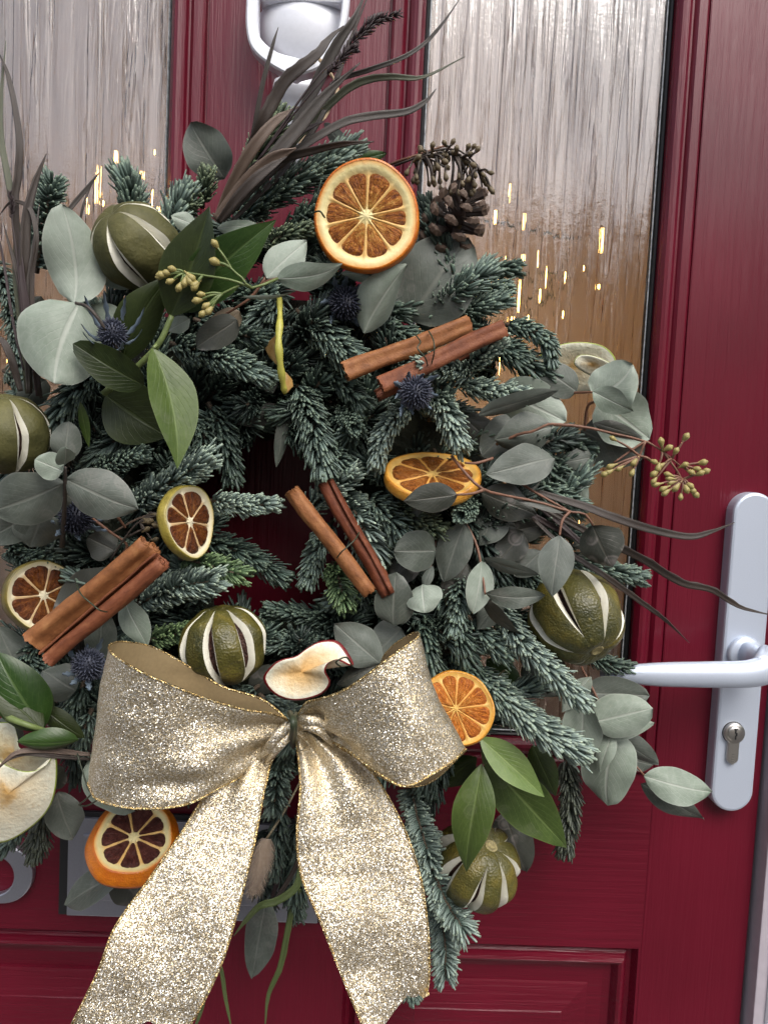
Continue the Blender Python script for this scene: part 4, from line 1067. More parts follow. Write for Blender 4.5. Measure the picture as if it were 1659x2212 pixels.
def lime(label, px, py, d, rx, axis, ns, spin, win=.085, wout=.19, squash=.95, lat=(.10, .90), rindm=None, end=True, bulge=.03):
    c = U(px, py, d); a = vdir(c, axis); X, Y, Z = view_frame(c)
    s = (Z - a * Z.dot(a)).normalized(); t = a.cross(s); Rm = rx * mpp(px, py, d)
    o = thing('dried_lime', label, 'dried lime', c, 'whole slit limes on the wreath'); ph = random.random() * 9
    nl = 44; sec = 2 * math.pi / ns
    sizes = [random.uniform(.75, 1.2) for _ in range(ns)]; openm = [random.uniform(.65, 1.25) for _ in range(ns)]
    offs = [random.uniform(-.10, .10) for _ in range(ns)]; l0s = [lat[0] + random.uniform(-.03, .05) for _ in range(ns)]; l1s = [lat[1] + random.uniform(-.05, .03) for _ in range(ns)]
    parts = {'rind': MB(), 'pith': MB(), 'pulp': MB()}
    def P(v, lon, r):
        th = math.pi * v
        rr = r * (1 + .055 * n3((math.sin(th) * math.cos(lon), math.sin(th) * math.sin(lon), math.cos(th)), 2.2, ph) + .006 * n3((math.sin(th) * math.cos(lon), math.sin(th) * math.sin(lon), math.cos(th)), 9, ph))
        pole = 1 - .10 * math.exp(-(min(v, 1 - v) / .07) ** 2)
        return c + (s * (math.sin(th) * math.cos(lon)) + t * (math.sin(th) * math.sin(lon))) * (Rm * rr) + a * (math.cos(th) * Rm * rr * squash * pole)
    def half(k, v):
        l0, l1 = l0s[k % ns], l1s[k % ns]
        if v <= l0 or v >= l1: return 0.0
        q = math.sin(math.pi * (v - l0) / (l1 - l0)); return openm[k % ns] * q ** .75
    def slitlon(k, v): return R(spin) + k * sec + offs[k % ns] * (1 if k < ns else 1) + .10 * math.sin(math.pi * v + ph)
    for k in range(ns):
        # rind between slit k and k+1
        g = []; m = 11
        for j in range(nl):
            v = j / (nl - 1)
            A = slitlon(k, v) + wout * half(k, v); B = slitlon(k + 1, v) - wout * half(k + 1, v)
            for i in range(m):
                q = i / (m - 1); lon = A + (B - A) * q
                puff = 1 + bulge * math.sin(math.pi * q) ** .6 * math.sin(math.pi * v) - (.0 if 0 < i < m - 1 else .004)
                g.append(P(v, lon, puff))
        parts['rind'].add(g, grid_faces(m, nl))
        g = []; q2 = []
        for j in range(nl):
            v = j / (nl - 1); h = half(k, v); L0 = slitlon(k, v)
            e = min(1, h * 2.2)
            for (w_, r_) in ((-wout, .998), (-(win * .5 + wout * .5), 1 - .055 * e), (-win, 1 - .17 * e)):
                g.append(P(v, L0 + w_ * h, r_))
            for (w_, r_) in ((-win, 1 - .168 * e), (-win * .4, 1 - .30 * e), (win * .4, 1 - .30 * e), (win, 1 - .168 * e)):
                q2.append(P(v, L0 + w_ * h, r_ + .03 * e * n3((v * 9, w_ * 20, k), 2)))
            g += []
        parts['pith'].add(g, grid_faces(3, nl)); parts['pulp'].add(q2, grid_faces(4, nl))
        g = []
        for j in range(nl):
            v = j / (nl - 1); h = half(k, v); L0 = slitlon(k, v); e = min(1, h * 2.2)
            for (w_, r_) in ((win, 1 - .17 * e), (win * .5 + wout * .5, 1 - .055 * e), (wout, .998)):
                g.append(P(v, L0 + w_ * h, r_))
        parts['pith'].add(g, grid_faces(3, nl))
    parts['rind'].build('rind', rindm or M_lrind, o); parts['pith'].build('pith', M_lpith, o); parts['pulp'].build('pulp', M_lpulp, o)
    if end:
        pe = c + a * (Rm * squash * .90)
        lathe('calyx', pe, a, [(.0046, -.001), (.0044, .0010), (.0030, .0016), (.0026, .0008), (.0012, .0006)], M_calyx, o, 14)
    return o
M_calyx = simple('dry_calyx', (.26, .22, .10), .7, 0, 500, .6, .001, .4)
lime('dull green slit lime above the two tone green leaf', 294, 532, .120, 91, (-.60, .72, .36), 6, 28, win=.02, wout=.16, rindm=M_lrind2, squash=.98, end=False)
lime('green slit lime cut off by the left edge of the photo', 16, 938, .130, 88, (-.06, .97, .20), 6, 70, win=.03, wout=.11, rindm=M_lrind2, squash=.98, end=False)
lime('slit lime with upright white slits just above the gold bow', 484, 1393, .122, 92, (-.12, .96, .24), 7, -14, win=.10, wout=.185, squash=.93, end=False)
lime('olive slit lime beside the door handle with its calyx end down', 1244, 1331, .098, 97, (.44, -.72, .52), 7, 8, win=.07, wout=.15, squash=1.05, lat=(.14, .92))
lime('ribbed slit lime lowest on the wreath under the long green leaf', 1030, 1868, .075, 93, (.40, .50, .76), 8, 20, win=.05, wout=.175, squash=.86, lat=(.13, .90))

# ================================================================== cinnamon
def cin_mat(name, a, b, c):
    t = NT(name); uv = t.n('UVMap'); uv.uv_map = 'UVMap'
    mp = t.n('Mapping'); mp.inputs['Scale'].default_value = (16, 2.2, 1); t.l(uv.outputs[0], mp.inputs['Vector'])
    f = t.noise(mp.outputs[0], 1.0, 5, .65, .4); g2 = t.noise(t.coord(), 150, 4, .6); fine = t.noise(t.coord(), 900, 3, .7)
    k = t.math('ADD', t.math('MULTIPLY', f, .55), t.math('MULTIPLY', g2, .5), True)
    cc = t.ramp(k, [(.32, a), (.54, b), (.74, c)])
    t.set(Base_Color=cc, Roughness=.62, Specular_IOR_Level=.35); t.bump(t.math('ADD', f, t.math('MULTIPLY', fine, .5)), .55, .0011); return t.m
CIN = {'r': cin_mat('red_brown_cinnamon', (.085, .024, .010), (.175, .054, .022), (.27, .105, .045)), 't': cin_mat('tan_cinnamon', (.12, .042, .014), (.25, .098, .034), (.38, .18, .070)),
       'd': cin_mat('dark_cinnamon', (.064, .016, .008), (.150, .042, .018), (.24, .085, .038))}
def scroll(kind):
    o = []
    if kind == 0:      # one curl
        a0, a1 = 0.0, 2 * math.pi * 1.42
        out = [(1.0 - .62 * (k / 46) ** 1.25, a0 + (a1 - a0) * k / 46) for k in range(47)]
        pts = [(r * math.cos(a), r * math.sin(a)) for r, a in out] + [((r - .17) * math.cos(a), (r - .17) * math.sin(a)) for r, a in reversed(out)]
    else:              # double curl: two rolls side by side
        pts = []
        L = [(-.52 + .52 * (1 - .55 * (k / 24)) * math.cos(math.pi / 2 + 2 * math.pi * 1.1 * k / 24), .56 * (1 - .55 * (k / 24)) * math.sin(math.pi / 2 + 2 * math.pi * 1.1 * k / 24)) for k in range(25)]
        Rr = [(.52 + .52 * (1 - .55 * (k / 24)) * math.cos(math.pi / 2 - 2 * math.pi * 1.1 * k / 24), .56 * (1 - .55 * (k / 24)) * math.sin(math.pi / 2 - 2 * math.pi * 1.1 * k / 24)) for k in range(25)]
        line = list(reversed(L)) + [(-.26, .50), (0, .46), (.26, .50)] + Rr
        P = np.array(line); T = np.gradient(P, axis=0); T /= np.linalg.norm(T, axis=1)[:, None]; Nn = np.stack([-T[:, 1], T[:, 0]], 1)
        pts = [tuple(p) for p in P] + [tuple(p) for p in (P + Nn * .13)[::-1]]
    return pts
def stick(parent, p0, p1, r, mat, kind=0, turn=0, n=18):
    A, B = U(*p0), U(*p1); t = (B - A); L = t.length; t.normalize(); V = (CAM - A).normalized()
    x = t.cross(V).normalized(); y = x.cross(t).normalized()
    rm = r * mpp(*p0); sh = scroll(kind); ph = random.random() * 9; vs = []; uvs = []; m = len(sh)
    for j in range(n):
        v = j / (n - 1); k = 1 + .07 * n3((v * 3, ph, 0), 1) + .03 * n3((v * 12, ph, 0), 1)
        ex = (A.lerp(B, v)) + (x * n3((v * 2, 1, ph), 1) + y * n3((v * 2, 5, ph), 1)) * rm * .16
        tw = R(turn) + .25 * v * (1 if ph > 4 else -1)
        ct, st_ = math.cos(tw), math.sin(tw)
        for i, (a, b) in enumerate(sh):
            dent = 1 + .11 * n3((a * 2, b * 2, v * 4 + ph), 1.3)
            jag = t * (.0016 * n3((a * 3, b * 3, ph + j), 2)) if j in (0, n - 1) else Vector()
            a2, b2 = (a * ct - b * st_) * dent * k, (a * st_ + b * ct) * dent * k
            vs.append(ex + x * (a2 * rm) + y * (b2 * rm) + jag); uvs.append((i / m, v * L * 40))
    fs = grid_faces(m, n, True); half = m // 2
    for base in (0, (n - 1) * m):
        for i in range(half - 1):
            q = (base + i, base + i + 1, base + m - 2 - i, base + m - 1 - i); fs.append(q)
    return mesh('cinnamon_stick', vs, fs, CIN[mat], parent, True, uvs)
def wire_loop(parent, pts, r=.00042, mat=None, name='wire', n=28):
    return tube(name, upath(pts, n), r, mat or M_wire, parent, 5)
CG = 'cinnamon bundles wired to the wreath'
c1 = thing('cinnamon_bundle', 'cinnamon sticks wired together on the upper right fir above a blue thistle', 'cinnamon bundle', U(915, 765, .12), CG)
stick(c1, (746, 804, .132), (1014, 702, .118), 19, 't', 1, 8)
stick(c1, (822, 832, .136), (1088, 709, .128), 18, 'r', 1, 20)
stick(c1, (816, 855, .112), (1060, 735, .108), 16, 'd', 0, 200)
stick(c1, (828, 842, .124), (900, 790, .122), 13, 'r', 0, 90)
wire_loop(c1, [(896, 722, .130), (908, 738, .142), (902, 752, .146), (918, 772, .145), (924, 790, .136)]); wire_loop(c1, [(926, 715, .128), (936, 735, .142), (938, 760, .145), (932, 786, .136)])
c2 = thing('cinnamon_bundle', 'two straight cinnamon sticks crossed over the dark middle of the wreath', 'cinnamon bundle', U(735, 1165, .11), CG)
stick(c2, (632, 1058, .118), (802, 1278, .122), 22, 't', 0, 250)
stick(c2, (702, 1042, .112), (838, 1284, .116), 21, 'd', 0, 120)
wire_loop(c2, [(728, 1205, .128), (738, 1192, .143), (752, 1180, .142), (768, 1164, .138), (776, 1150, .124)])
c3 = thing('cinnamon_bundle', 'thick pair of cinnamon sticks lying across the olive rimmed slice', 'cinnamon bundle', U(210, 1300, .14), CG)
stick(c3, (78, 1388, .140), (326, 1178, .146), 27, 't', 1, -25)
stick(c3, (104, 1424, .146), (352, 1212, .150), 25, 'r', 0, 150)
wire_loop(c3, [(166, 1262, .150), (176, 1284, .172), (196, 1302, .176), (216, 1318, .178), (232, 1322, .160)])

# ================================================================== thistles
M_thist = simple('steel_blue_thistle', (.050, .056, .082), .55, 0, 300, .2, .0005, .35); M_thist2 = simple('dark_thistle', (.022, .025, .042), .6, 0, 300, .2, .0005, .35)
M_bract = simple('silver_blue_bract', (.13, .17, .21), .5, 0, 200, .2, .0004, .3)
def thistle(label, px, py, d, r, axis, n=210, mat=None, bracts=9, blen=1.7, spread=.55, seedv=0):
    c = U(px, py, d); a = vdir(c, axis); Rm = r * mpp(px, py, d); s = a.orthogonal().normalized(); t = a.cross(s)
    o = thing('thistle', label, 'thistle', c, 'blue thistle heads in the wreath'); mb = MB(); rs = random.Random(px)
    v, f = ell((0, 0, 0), Rm * .66, Rm * .66, Rm * .92, 14, 10); mb.add([c + s * p[0] + t * p[1] + a * p[2] for p in v], f)
    for k in range(n):
        z = 1 - 1.75 * (k + .5) / n; th = k * 2.39996; q = math.sqrt(max(0, 1 - z * z))
        dr = (s * (q * math.cos(th)) + t * (q * math.sin(th)) + a * z); b = c + (s * (q * math.cos(th) * .66) + t * (q * math.sin(th) * .66) + a * (z * .92)) * Rm
        dd = (dr + a * .25 + Vector((rs.gauss(0, .12), rs.gauss(0, .12), rs.gauss(0, .12)))).normalized()
        l = Rm * rs.uniform(.26, .42); vv, ff = tube_data([b - dd * l * .2, b + dd * l * .5, b + dd * l], [Rm * .050, Rm * .055, Rm * .012], 4); mb.add(vv, ff)
    mb.build('flower_head', mat or M_thist, o)
    for k in range(bracts):
        th = 2 * math.pi * (k + rs.random() * .6) / bracts; dr = s * math.cos(th) + t * math.sin(th)
        l = Rm * blen * rs.uniform(.75, 1.2); b0 = c - a * Rm * .75 + dr * Rm * .25; n2 = 9; vs = []
        for j in range(n2):
            q = j / (n2 - 1); p = b0 + (dr * spread + a * (1 - spread) * (.3 + q)).normalized() * l * q
            w = Rm * .13 * (math.sin(math.pi * min(1, q * .8 + .2)) ** .7) * (1.6 if j % 2 else .8) * (1 if j < n2 - 1 else .05)
            sd_ = dr.cross(a).normalized(); vs += [p - sd_ * w, p + a * w * .3, p + sd_ * w]
        bo = mesh('bract', vs, grid_faces(3, n2), M_bract, o); so = bo.modifiers.new('thickness', 'SOLIDIFY'); so.thickness = .0004
    st_ = [c - a * Rm * .8, c - a * Rm * 1.8 - Vector((0, -.012, 0)), c - a * Rm * 2.2 + Vector((0, .03, 0))]
    tube('stalk', st_, .0011, M_bract, o, 5)
thistle('steel blue thistle head under the upper right cinnamon sticks', 897, 848, .140, 39, (.25, -.12, .95), bracts=9, blen=1.6)
thistle('spiky thistle with long upright bracts between pale leaves and green leaf', 244, 722, .142, 34, (-.05, .55, .8), 150, None, 8, 3.2, .45)
thistle('dark thistle head beneath the large orange slice', 748, 655, .108, 40, (.2, -.1, .95), 170, M_thist2, 7, 1.7)
thistle('dark thistle behind the pair of grey leaves', 165, 1118, .122, 40, (.15, .1, .97), 170, M_thist2, 8, 1.8)
thistle('blue thistle at the left edge of the gold bow below cinnamon', 192, 1436, .138, 38, (.05, .25, .95), 180, None, 8, 1.8)

# ================================================================== pine cone
def cone():
    c = U(984, 476, .090); a = vdir(c, (.42, .72, .55)); s = a.orthogonal().normalized(); t = a.cross(s); pm = mpp(975, 470, .088)
    o = thing('pine_cone', 'open brown pine cone tucked beside the large orange slice', 'pine cone', c)
    bm = simple('pine_cone_scale', (.028, .015, .009), .6, 0, 260, .5, .0008, .5); tip = simple('pine_cone_tip', (.105, .068, .047), .6, 0, 300, .4, .0006, .35)
    # one woody scale: thin at its root, thick diamond at its lip
    pr = [(0, .25, .08), (.45, .55, .10), (.80, .95, .16), (1.0, .75, .34), (1.06, .30, .20)]
    vs = []
    for (x, w, h) in pr: vs += [(x, -w * .5, -h * .4), (x, 0, -h * .7), (x, w * .5, -h * .4), (x, w * .42, h * .35), (x, 0, h * .65), (x, -w * .42, h * .35)]
    fs = grid_faces(6, len(pr), True) + [tuple(range(5, -1, -1)), tuple(range(24, 30))]
    me = bpy.data.meshes.new('scale'); me.from_pydata(vs, [], fs); me.materials.append(bm); me.materials.append(tip)
    me.polygons.foreach_set('material_index', [1 if k >= 12 else 0 for k in range(len(fs))])
    tube('core', [c - a * 62 * pm, c, c + a * 60 * pm], [14 * pm, 20 * pm, 4 * pm], bm, o, 8)
    n = 36
    for k in range(n):
        q = k / n; h = (-60 + 118 * q) * pm; th = k * 2.39996
        dr = s * math.cos(th) + t * math.sin(th); el = -.25 + q * 1.25; d = (dr * math.cos(el) + a * math.sin(el)).normalized()
        sd_ = a.cross(dr).normalized(); n_ = d.cross(sd_).normalized()
        ln = (34 + 24 * math.sin(math.pi * min(1, .25 + q * .72))) * pm
        m = Matrix(((d.x * ln, sd_.x * ln * .66, n_.x * ln * .8, 0), (d.y * ln, sd_.y * ln * .66, n_.y * ln * .8, 0), (d.z * ln, sd_.z * ln * .66, n_.z * ln * .8, 0), (0, 0, 0, 1)))
        m.translation = c + a * h + dr * 9 * pm
        so = bpy.data.objects.new('scale', me); link(so, o); so.matrix_world = m; so.matrix_basis = Matrix.Translation(-c) @ m; so.matrix_parent_inverse = Matrix.Identity(4)
cone()

# ================================================================== seeded eucalyptus pods
def pod_mesh(name, mat):
    pr = [(.0, -1.0), (.12, -.95), (.14, -.6), (.34, -.1), (.50, .35), (.48, .70), (.34, .82), (.20, 1.0), (.02, 1.12)]
    n = 9; vs = [(r * math.cos(2 * math.pi * i / n), r * math.sin(2 * math.pi * i / n), z) for r, z in pr for i in range(n)]
    me = bpy.data.meshes.new(name); me.from_pydata(vs, [], grid_faces(n, len(pr), True)); me.materials.append(mat)
    me.polygons.foreach_set('use_smooth', [True] * len(me.polygons)); return me
PODY = pod_mesh('seed_pod', simple('yellow_seed_pod', (.30, .25, .085), .5, 0, 300, .2, .0004, .3)); PODB = pod_mesh('seed_pod', simple('brown_seed_pod', (.125, .095, .050), .55, 0, 300, .3, .0004, .4))
def seed_sprig(stems, pods, size, me, smat, r=.0010):
    """stems: pixel polylines; pods: (px, py, d, direction x, y, z in view)"""
    mb = MB()
    for st_ in stems:
        p = upath(st_, 9); v, f = tube_data(p, [r - r * .35 * i / 8 for i in range(9)], 5); mb.add(v, f)
    o = mb.build('seed_sprig', smat, wreath)
    for (x, y, d, dx, dy, dz) in pods:
        c = U(x, y, d); z = vdir(c, (dx, dy, dz)); s = z.orthogonal().normalized(); t = z.cross(s); k = size * random.uniform(.85, 1.15)
        m = Matrix(((s.x * k, t.x * k, z.x * k, c.x), (s.y * k, t.y * k, z.y * k, c.y), (s.z * k, t.z * k, z.z * k, c.z), (0, 0, 0, 1)))
        po = bpy.data.objects.new('seed_pod', me); col.objects.link(po); po.parent = o; po.matrix_basis = m
    return o
# right, against the red stile
hubs = {'a': (1393, 953), 'b': (1440, 985), 'c': (1470, 1008)}
pR = [(1326,949,1),(1428,959,-.2),(1478,948,1),(1439,970,.2),(1457,978,.2),(1408,996,.3),(1371,996,-.6),(1322,1006,-1),(1318,1018,-1),(1340,1010,-.1),(1366,1018,.2),(1310,1022,-1),
      (1422,1006,-.8),(1416,1020,-.9),(1430,1004,-.4),(1414,1036,-.9),(1420,1046,-.8),(1436,1054,-.2),(1446,1026,.1),(1449,1034,.1),(1452,1042,0),(1474,1006,.4),(1488,1018,.4),(1512,1000,1),(1518,1020,1),(1506,1024,1),
      (1462,1050,-.6),(1480,1052,.1),(1492,1056,.6),(1498,1064,.7),(1470,1070,-.3),(1440,1062,0),(1486,1046,.3),(1500,1012,.9)]
stR = [[(1195,918,.116),(1260,922,.114),(1330,938,.112),(1393,953,.11),(1430,975,.11),(1470,1008,.11)], [(1393,953,.11),(1380,985,.11),(1368,1000,.11)], [(1393,953,.11),(1360,975,.11),(1325,1000,.11)]]
pods = []
for x, y, dx in pR:
    h = min(((1393,953),(1380,985),(1430,975),(1450,990),(1470,1008),(1474,1036)), key=lambda q: (q[0]-x)**2+(q[1]-y)**2)
    stR.append([(h[0],h[1],.11),((h[0]+x)/2+2,(h[1]+y)/2-2,.112),(x,y,.112)])
    dd = Vector((x-h[0],-(y-h[1]),0)); dd.normalize() if dd.length>0 else None
    pods.append((x,y,.112,dd.x,dd.y,.2))
seed_sprig(stR + [[(1430,975,.11),(1460,1015,.11),(1474,1040,.11)]], pods, .0036, PODY, M_stem_red, .0009)
# yellow pods over the green leaves
pL = [(468,532),(470,568),(425,612),(410,596),(378,583),(366,590),(356,594),(350,598),(372,606),(408,602),(425,616),(440,636),(432,648),(450,658),(455,668),(442,674),(390,616),(400,606),(470,566)]
stL = [[(600,602,.142),(545,622,.150),(523,600,.152),(500,580,.152),(468,532,.150)], [(545,622,.150),(500,605,.152),(440,595,.152),(380,585,.15)], [(523,614,.15),(480,635,.15),(450,655,.15)]]
pods = []
for x, y in pL:
    h = min(((500,580),(470,602),(440,595),(480,635),(400,590)), key=lambda q: (q[0]-x)**2+(q[1]-y)**2)
    stL.append([(h[0],h[1],.151),((h[0]+x)/2,(h[1]+y)/2-3,.153),(x,y,.153)]); dd = Vector((x-h[0]-3,-(y-h[1]),0)).normalized(); pods.append((x,y,.153,dd.x,dd.y,.25))
seed_sprig(stL, pods, .0038, PODY, M_stem_green, .0008)
# brown cluster over the pine cone
rs = random.Random(5); stB = [[(852,358,.085),(900,340,.092),(940,325,.098),(985,322,.10),(1020,345,.10),(1046,378,.098)], [(900,340,.092),(930,345,.1),(960,360,.104)]]; pods = []
for k in range(64):
    q = rs.random(); hx, hy = 890 + 148 * q, 350 - 24 * math.sin(math.pi * q) + 20 * q * q
    x, y = hx + rs.uniform(-14, 26), hy + rs.uniform(-26, 80 if q > .2 else 54); d = .098 + rs.uniform(-.008, .014)
    stB.append([(hx, hy, .098), ((hx + x) / 2 + 3, (hy + y) / 2 - 4, d), (x, y, d)]); dd = Vector((x - hx, -(y - hy), 0)).normalized(); pods.append((x, y, d, dd.x, dd.y, rs.uniform(0, .6)))
seed_sprig(stB, pods, .0031, PODB, M_stem_brown, .0008)
# small one beside the sideways slice
rs = random.Random(9); stS = [[(240,1210,.115),(265,1170,.118),(300,1128,.12),(345,1112,.122)], [(275,1160,.118),(320,1140,.12),(360,1145,.12)]]; pods = []
for k in range(16):
    x, y = 320 + rs.uniform(-10, 36), 1128 + rs.uniform(-18, 42); stS.append([(305,1130,.12),(x-8,y-4,.12),(x,y,.121)]); pods.append((x,y,.121,.7,rs.uniform(-.6,.6),.3))
seed_sprig(stS, pods, .0028, PODB, M_stem_brown, .0008)

# ================================================================== bunny tail grass
def bunny():
    P = upath([(576, 1812, .100), (568, 1850, .104), (556, 1890, .106), (546, 1932, .104)], 20); o = thing('bunny_tail', 'fluffy beige bunny tail seed head hanging between the bow tails', 'dried grass', P[0])
    t = NT('beige_fluff'); f = t.noise(t.coord(), 300, 3); t.set(Base_Color=t.mix(f, (.30, .21, .14), (.52, .42, .32)), Roughness=.8, Sheen_Weight=.3)
    pm = mpp(560, 1870, .104); rad = [pm * 25 * math.sin(math.pi * (.10 + .86 * i / 19)) ** .7 for i in range(20)]
    tube('seed_head', P, [r * .78 for r in rad], t.m, o, 12); mb = MB()
    for k in range(1500):
        i = random.randrange(1, 19); p = P[i]; tt = (P[min(i + 1, 19)] - P[i - 1]).normalized(); x = tt.orthogonal().normalized(); y = tt.cross(x); a = random.random() * 6.283
        dr = x * math.cos(a) + y * math.sin(a); b = p + dr * rad[i] * .7 + tt * random.uniform(-.002, .002); d = (dr * .75 + tt * .85).normalized(); l = random.uniform(.003, .0072)
        s = d.cross(Vector((random.gauss(0, 1), random.gauss(0, 1), random.gauss(0, 1)))).normalized() * .00012; mb.add([b - s, b + s, b + d * l], [(0, 1, 2)])
    fz = mb.build('fluff', t.m, o); fz['kind'] = 'stuff'
    tube('stalk', upath([(576, 1812, .1), (610, 1760, .095), (640, 1705, .085), (668, 1650, .08)], 10), .0008, simple('straw_stalk', (.32, .27, .17), .6), o, 5)
bunny()

# ================================================================== apple slices
def apple_flesh(shift=0.0):
    t = NT('dried_apple_flesh'); uv = t.n('UVMap'); uv.uv_map = 'UVMap'; vm = t.n('VectorMath', operation='LENGTH'); t.l(uv.outputs[0], vm.inputs[0])
    f = t.noise(t.coord(), 120, 5, .65); g2 = t.noise(t.coord(), 380, 4, .6)
    r = t.math('ADD', vm.outputs['Value'], t.math('MULTIPLY', t.math('SUBTRACT', f, .5), .7))
    c = t.ramp(r, [(.0, (.52, .30, .09)), (.16 + shift, (.60, .41, .19)), (.34 + shift * 1.7, (.68, .58, .39)), (.95, (.70, .69, .55))])
    c = t.mix(t.ramp(g2, [(.55, 0), (.72, .5)]), c, (.50, .35, .17)); t.set(Base_Color=c, Roughness=.6); t.bump(t.math('ADD', f, g2), .5, .0013); return t.m
M_apple = apple_flesh(); M_apple_tan = apple_flesh(.24)
M_appleskin = simple('green_apple_skin', (.26, .34, .06), .4, 0, 90, .2, .0005, .2); M_redskin = simple('red_apple_skin', (.16, .012, .014), .35, 0, 120, .3, .0006, .3); M_yskin = simple('yellow_apple_skin', (.36, .34, .06), .45, 0, 120, .3, .0006, .25)
def apple(label, outline, d, skin, th=.0035, center=None, shape=None, lift=None, nr=12, rk=1.0, flesh=None):
    """outline: pixel points (px, py[, depth]) round the slice, drawn as a warped disc with real thickness and a skin rim"""
    pts = [(p[0], p[1], p[2] if len(p) > 2 else d) for p in outline]; n = 72
    C = crom(pts + [pts[0], pts[1]], n * (len(pts) + 1) // len(pts) + 2)[:]
    lo = np.linspace(0, len(pts), n, endpoint=False); Q = np.array(pts + [pts[0], pts[1], pts[2]]); m = len(pts); ring = []
    for s in lo:
        k = int(s); t = s - k; a, b, c_, e = np.array(pts[(k - 1) % m]), np.array(pts[k % m]), np.array(pts[(k + 1) % m]), np.array(pts[(k + 2) % m])
        ring.append(.5 * (2 * b + (-a + c_) * t + (2 * a - 5 * b + 4 * c_ - e) * t * t + (-a + 3 * b - 3 * c_ + e) * t ** 3))
    ring = np.array(ring); cc = np.array(center) if center else np.array([ring[:, 0].mean(), ring[:, 1].mean(), ring[:, 2].mean()])
    c0 = U(*cc); o = thing('apple_slice', label, 'apple slice', c0, 'dried apple slices on the wreath'); zc = (CAM - c0).normalized(); ph = random.random() * 9
    vs = []; uvs = []
    for j in range(nr):
        q = j / (nr - 1)
        for i in range(n):
            p = cc * (1 - q) + ring[i] * q; w = U(*p); w = w + zc * (.0016 * n3(w, 60, ph) + (lift or 0) * (1 - q * q) - .0006 * (q > .97)); vs.append(w); uvs.append((q * math.cos(6.283 * i / n), q * math.sin(6.283 * i / n)))
    mesh('flesh', vs, grid_faces(n, nr, True), flesh or M_apple, o, True, uvs)
    edge = vs[-n:]; rim = []
    for q, b in ((1.0, 0), (1 + .02 * rk, .02), (1 + .042 * rk, .35), (1 + .036 * rk, .75), (.99, 1.0), (.5, 1.0)):
        for i in range(n): e = edge[i]; rim.append(c0 + (e - c0) * q - zc * (th * b))
    mesh('skin', rim, grid_faces(n, 6, True), skin, o)
    return o
apple('pale green skinned apple slice tucked behind leaves at the right of the wreath', [(1158,800,.075),(1172,765,.08),(1215,745,.084),(1262,741,.086),(1305,752,.084),(1328,785,.08),(1310,830,.075),(1230,850,.07),(1170,835,.07)], .08, M_appleskin)
apple('small curled flap of apple slice above the pale leaf at right', [(1243,790,.094),(1252,768,.096),(1290,772,.098),(1322,792,.095),(1290,815,.09)], .094, M_appleskin, .0025)
apple('large green skinned apple slice at the lower left edge', [(-60,1600,.13),(10,1652,.135),(60,1668,.14),(98,1655,.14),(118,1632,.138),(120,1690,.134),(104,1745,.13),(60,1790,.126),(0,1818,.122),(-70,1800,.12),(-110,1700,.12)], .13, M_appleskin, .004, (18,1715,.137))
apple('smaller apple slice behind the large one at lower left', [(-60,1580,.124),(20,1562,.126),(38,1590,.128),(46,1618,.128),(100,1628,.126),(108,1650,.124),(90,1680,.12),(0,1690,.118),(-70,1650,.118)], .124, M_appleskin, .004)
apple('red skinned curled apple slice sitting on top of the gold bow', [(574,1466,.130),(592,1438,.132),(612,1426,.133),(640,1419,.132),(664,1402,.128),(690,1389,.124),(722,1388,.124),(742,1406,.128),(757,1438,.134),(728,1426,.138),(708,1432,.141),(700,1450,.142),(710,1474,.140),(690,1498,.138),(640,1510,.136),(598,1498,.133)], .135, M_redskin, .006, (652,1452,.130), rk=1.8, flesh=M_apple_tan)
ed = thing('apple_slice', 'yellow edged dried slice hanging edge on under green leaves', 'apple slice', U(605, 750, .135), 'dried apple slices on the wreath')
tube('skin', upath([(604,640,.130),(605,690,.142),(602,740,.147),(606,790,.146),(612,830,.142),(616,850,.138)], 24), [mpp(605, 740, .14) * (5 + 3 * math.sin(math.pi * i / 23) + 1.2 * math.sin(i * 1.3)) for i in range(24)], M_yskin, ed, 9, .8)
def flap(pts, th):
    vs = [U(*p) for p in pts]; k = len(vs); z = (CAM - vs[0]).normalized() * th
    P2 = vs + [v - z for v in vs]; mesh('flesh', P2, [tuple(range(k)), tuple(range(2 * k - 1, k - 1, -1))] + [(i, i + k, (i + 1) % k + k, (i + 1) % k) for i in range(k)], M_apple, ed, False)
flap([(600,716,.140),(592,728,.132),(576,742,.118),(573,754,.116),(582,772,.120),(596,786,.132),(604,792,.140)], .002)
flap([(608,798,.143),(620,806,.136),(632,820,.128),(634,834,.126),(622,848,.132),(614,851,.139)], .002)

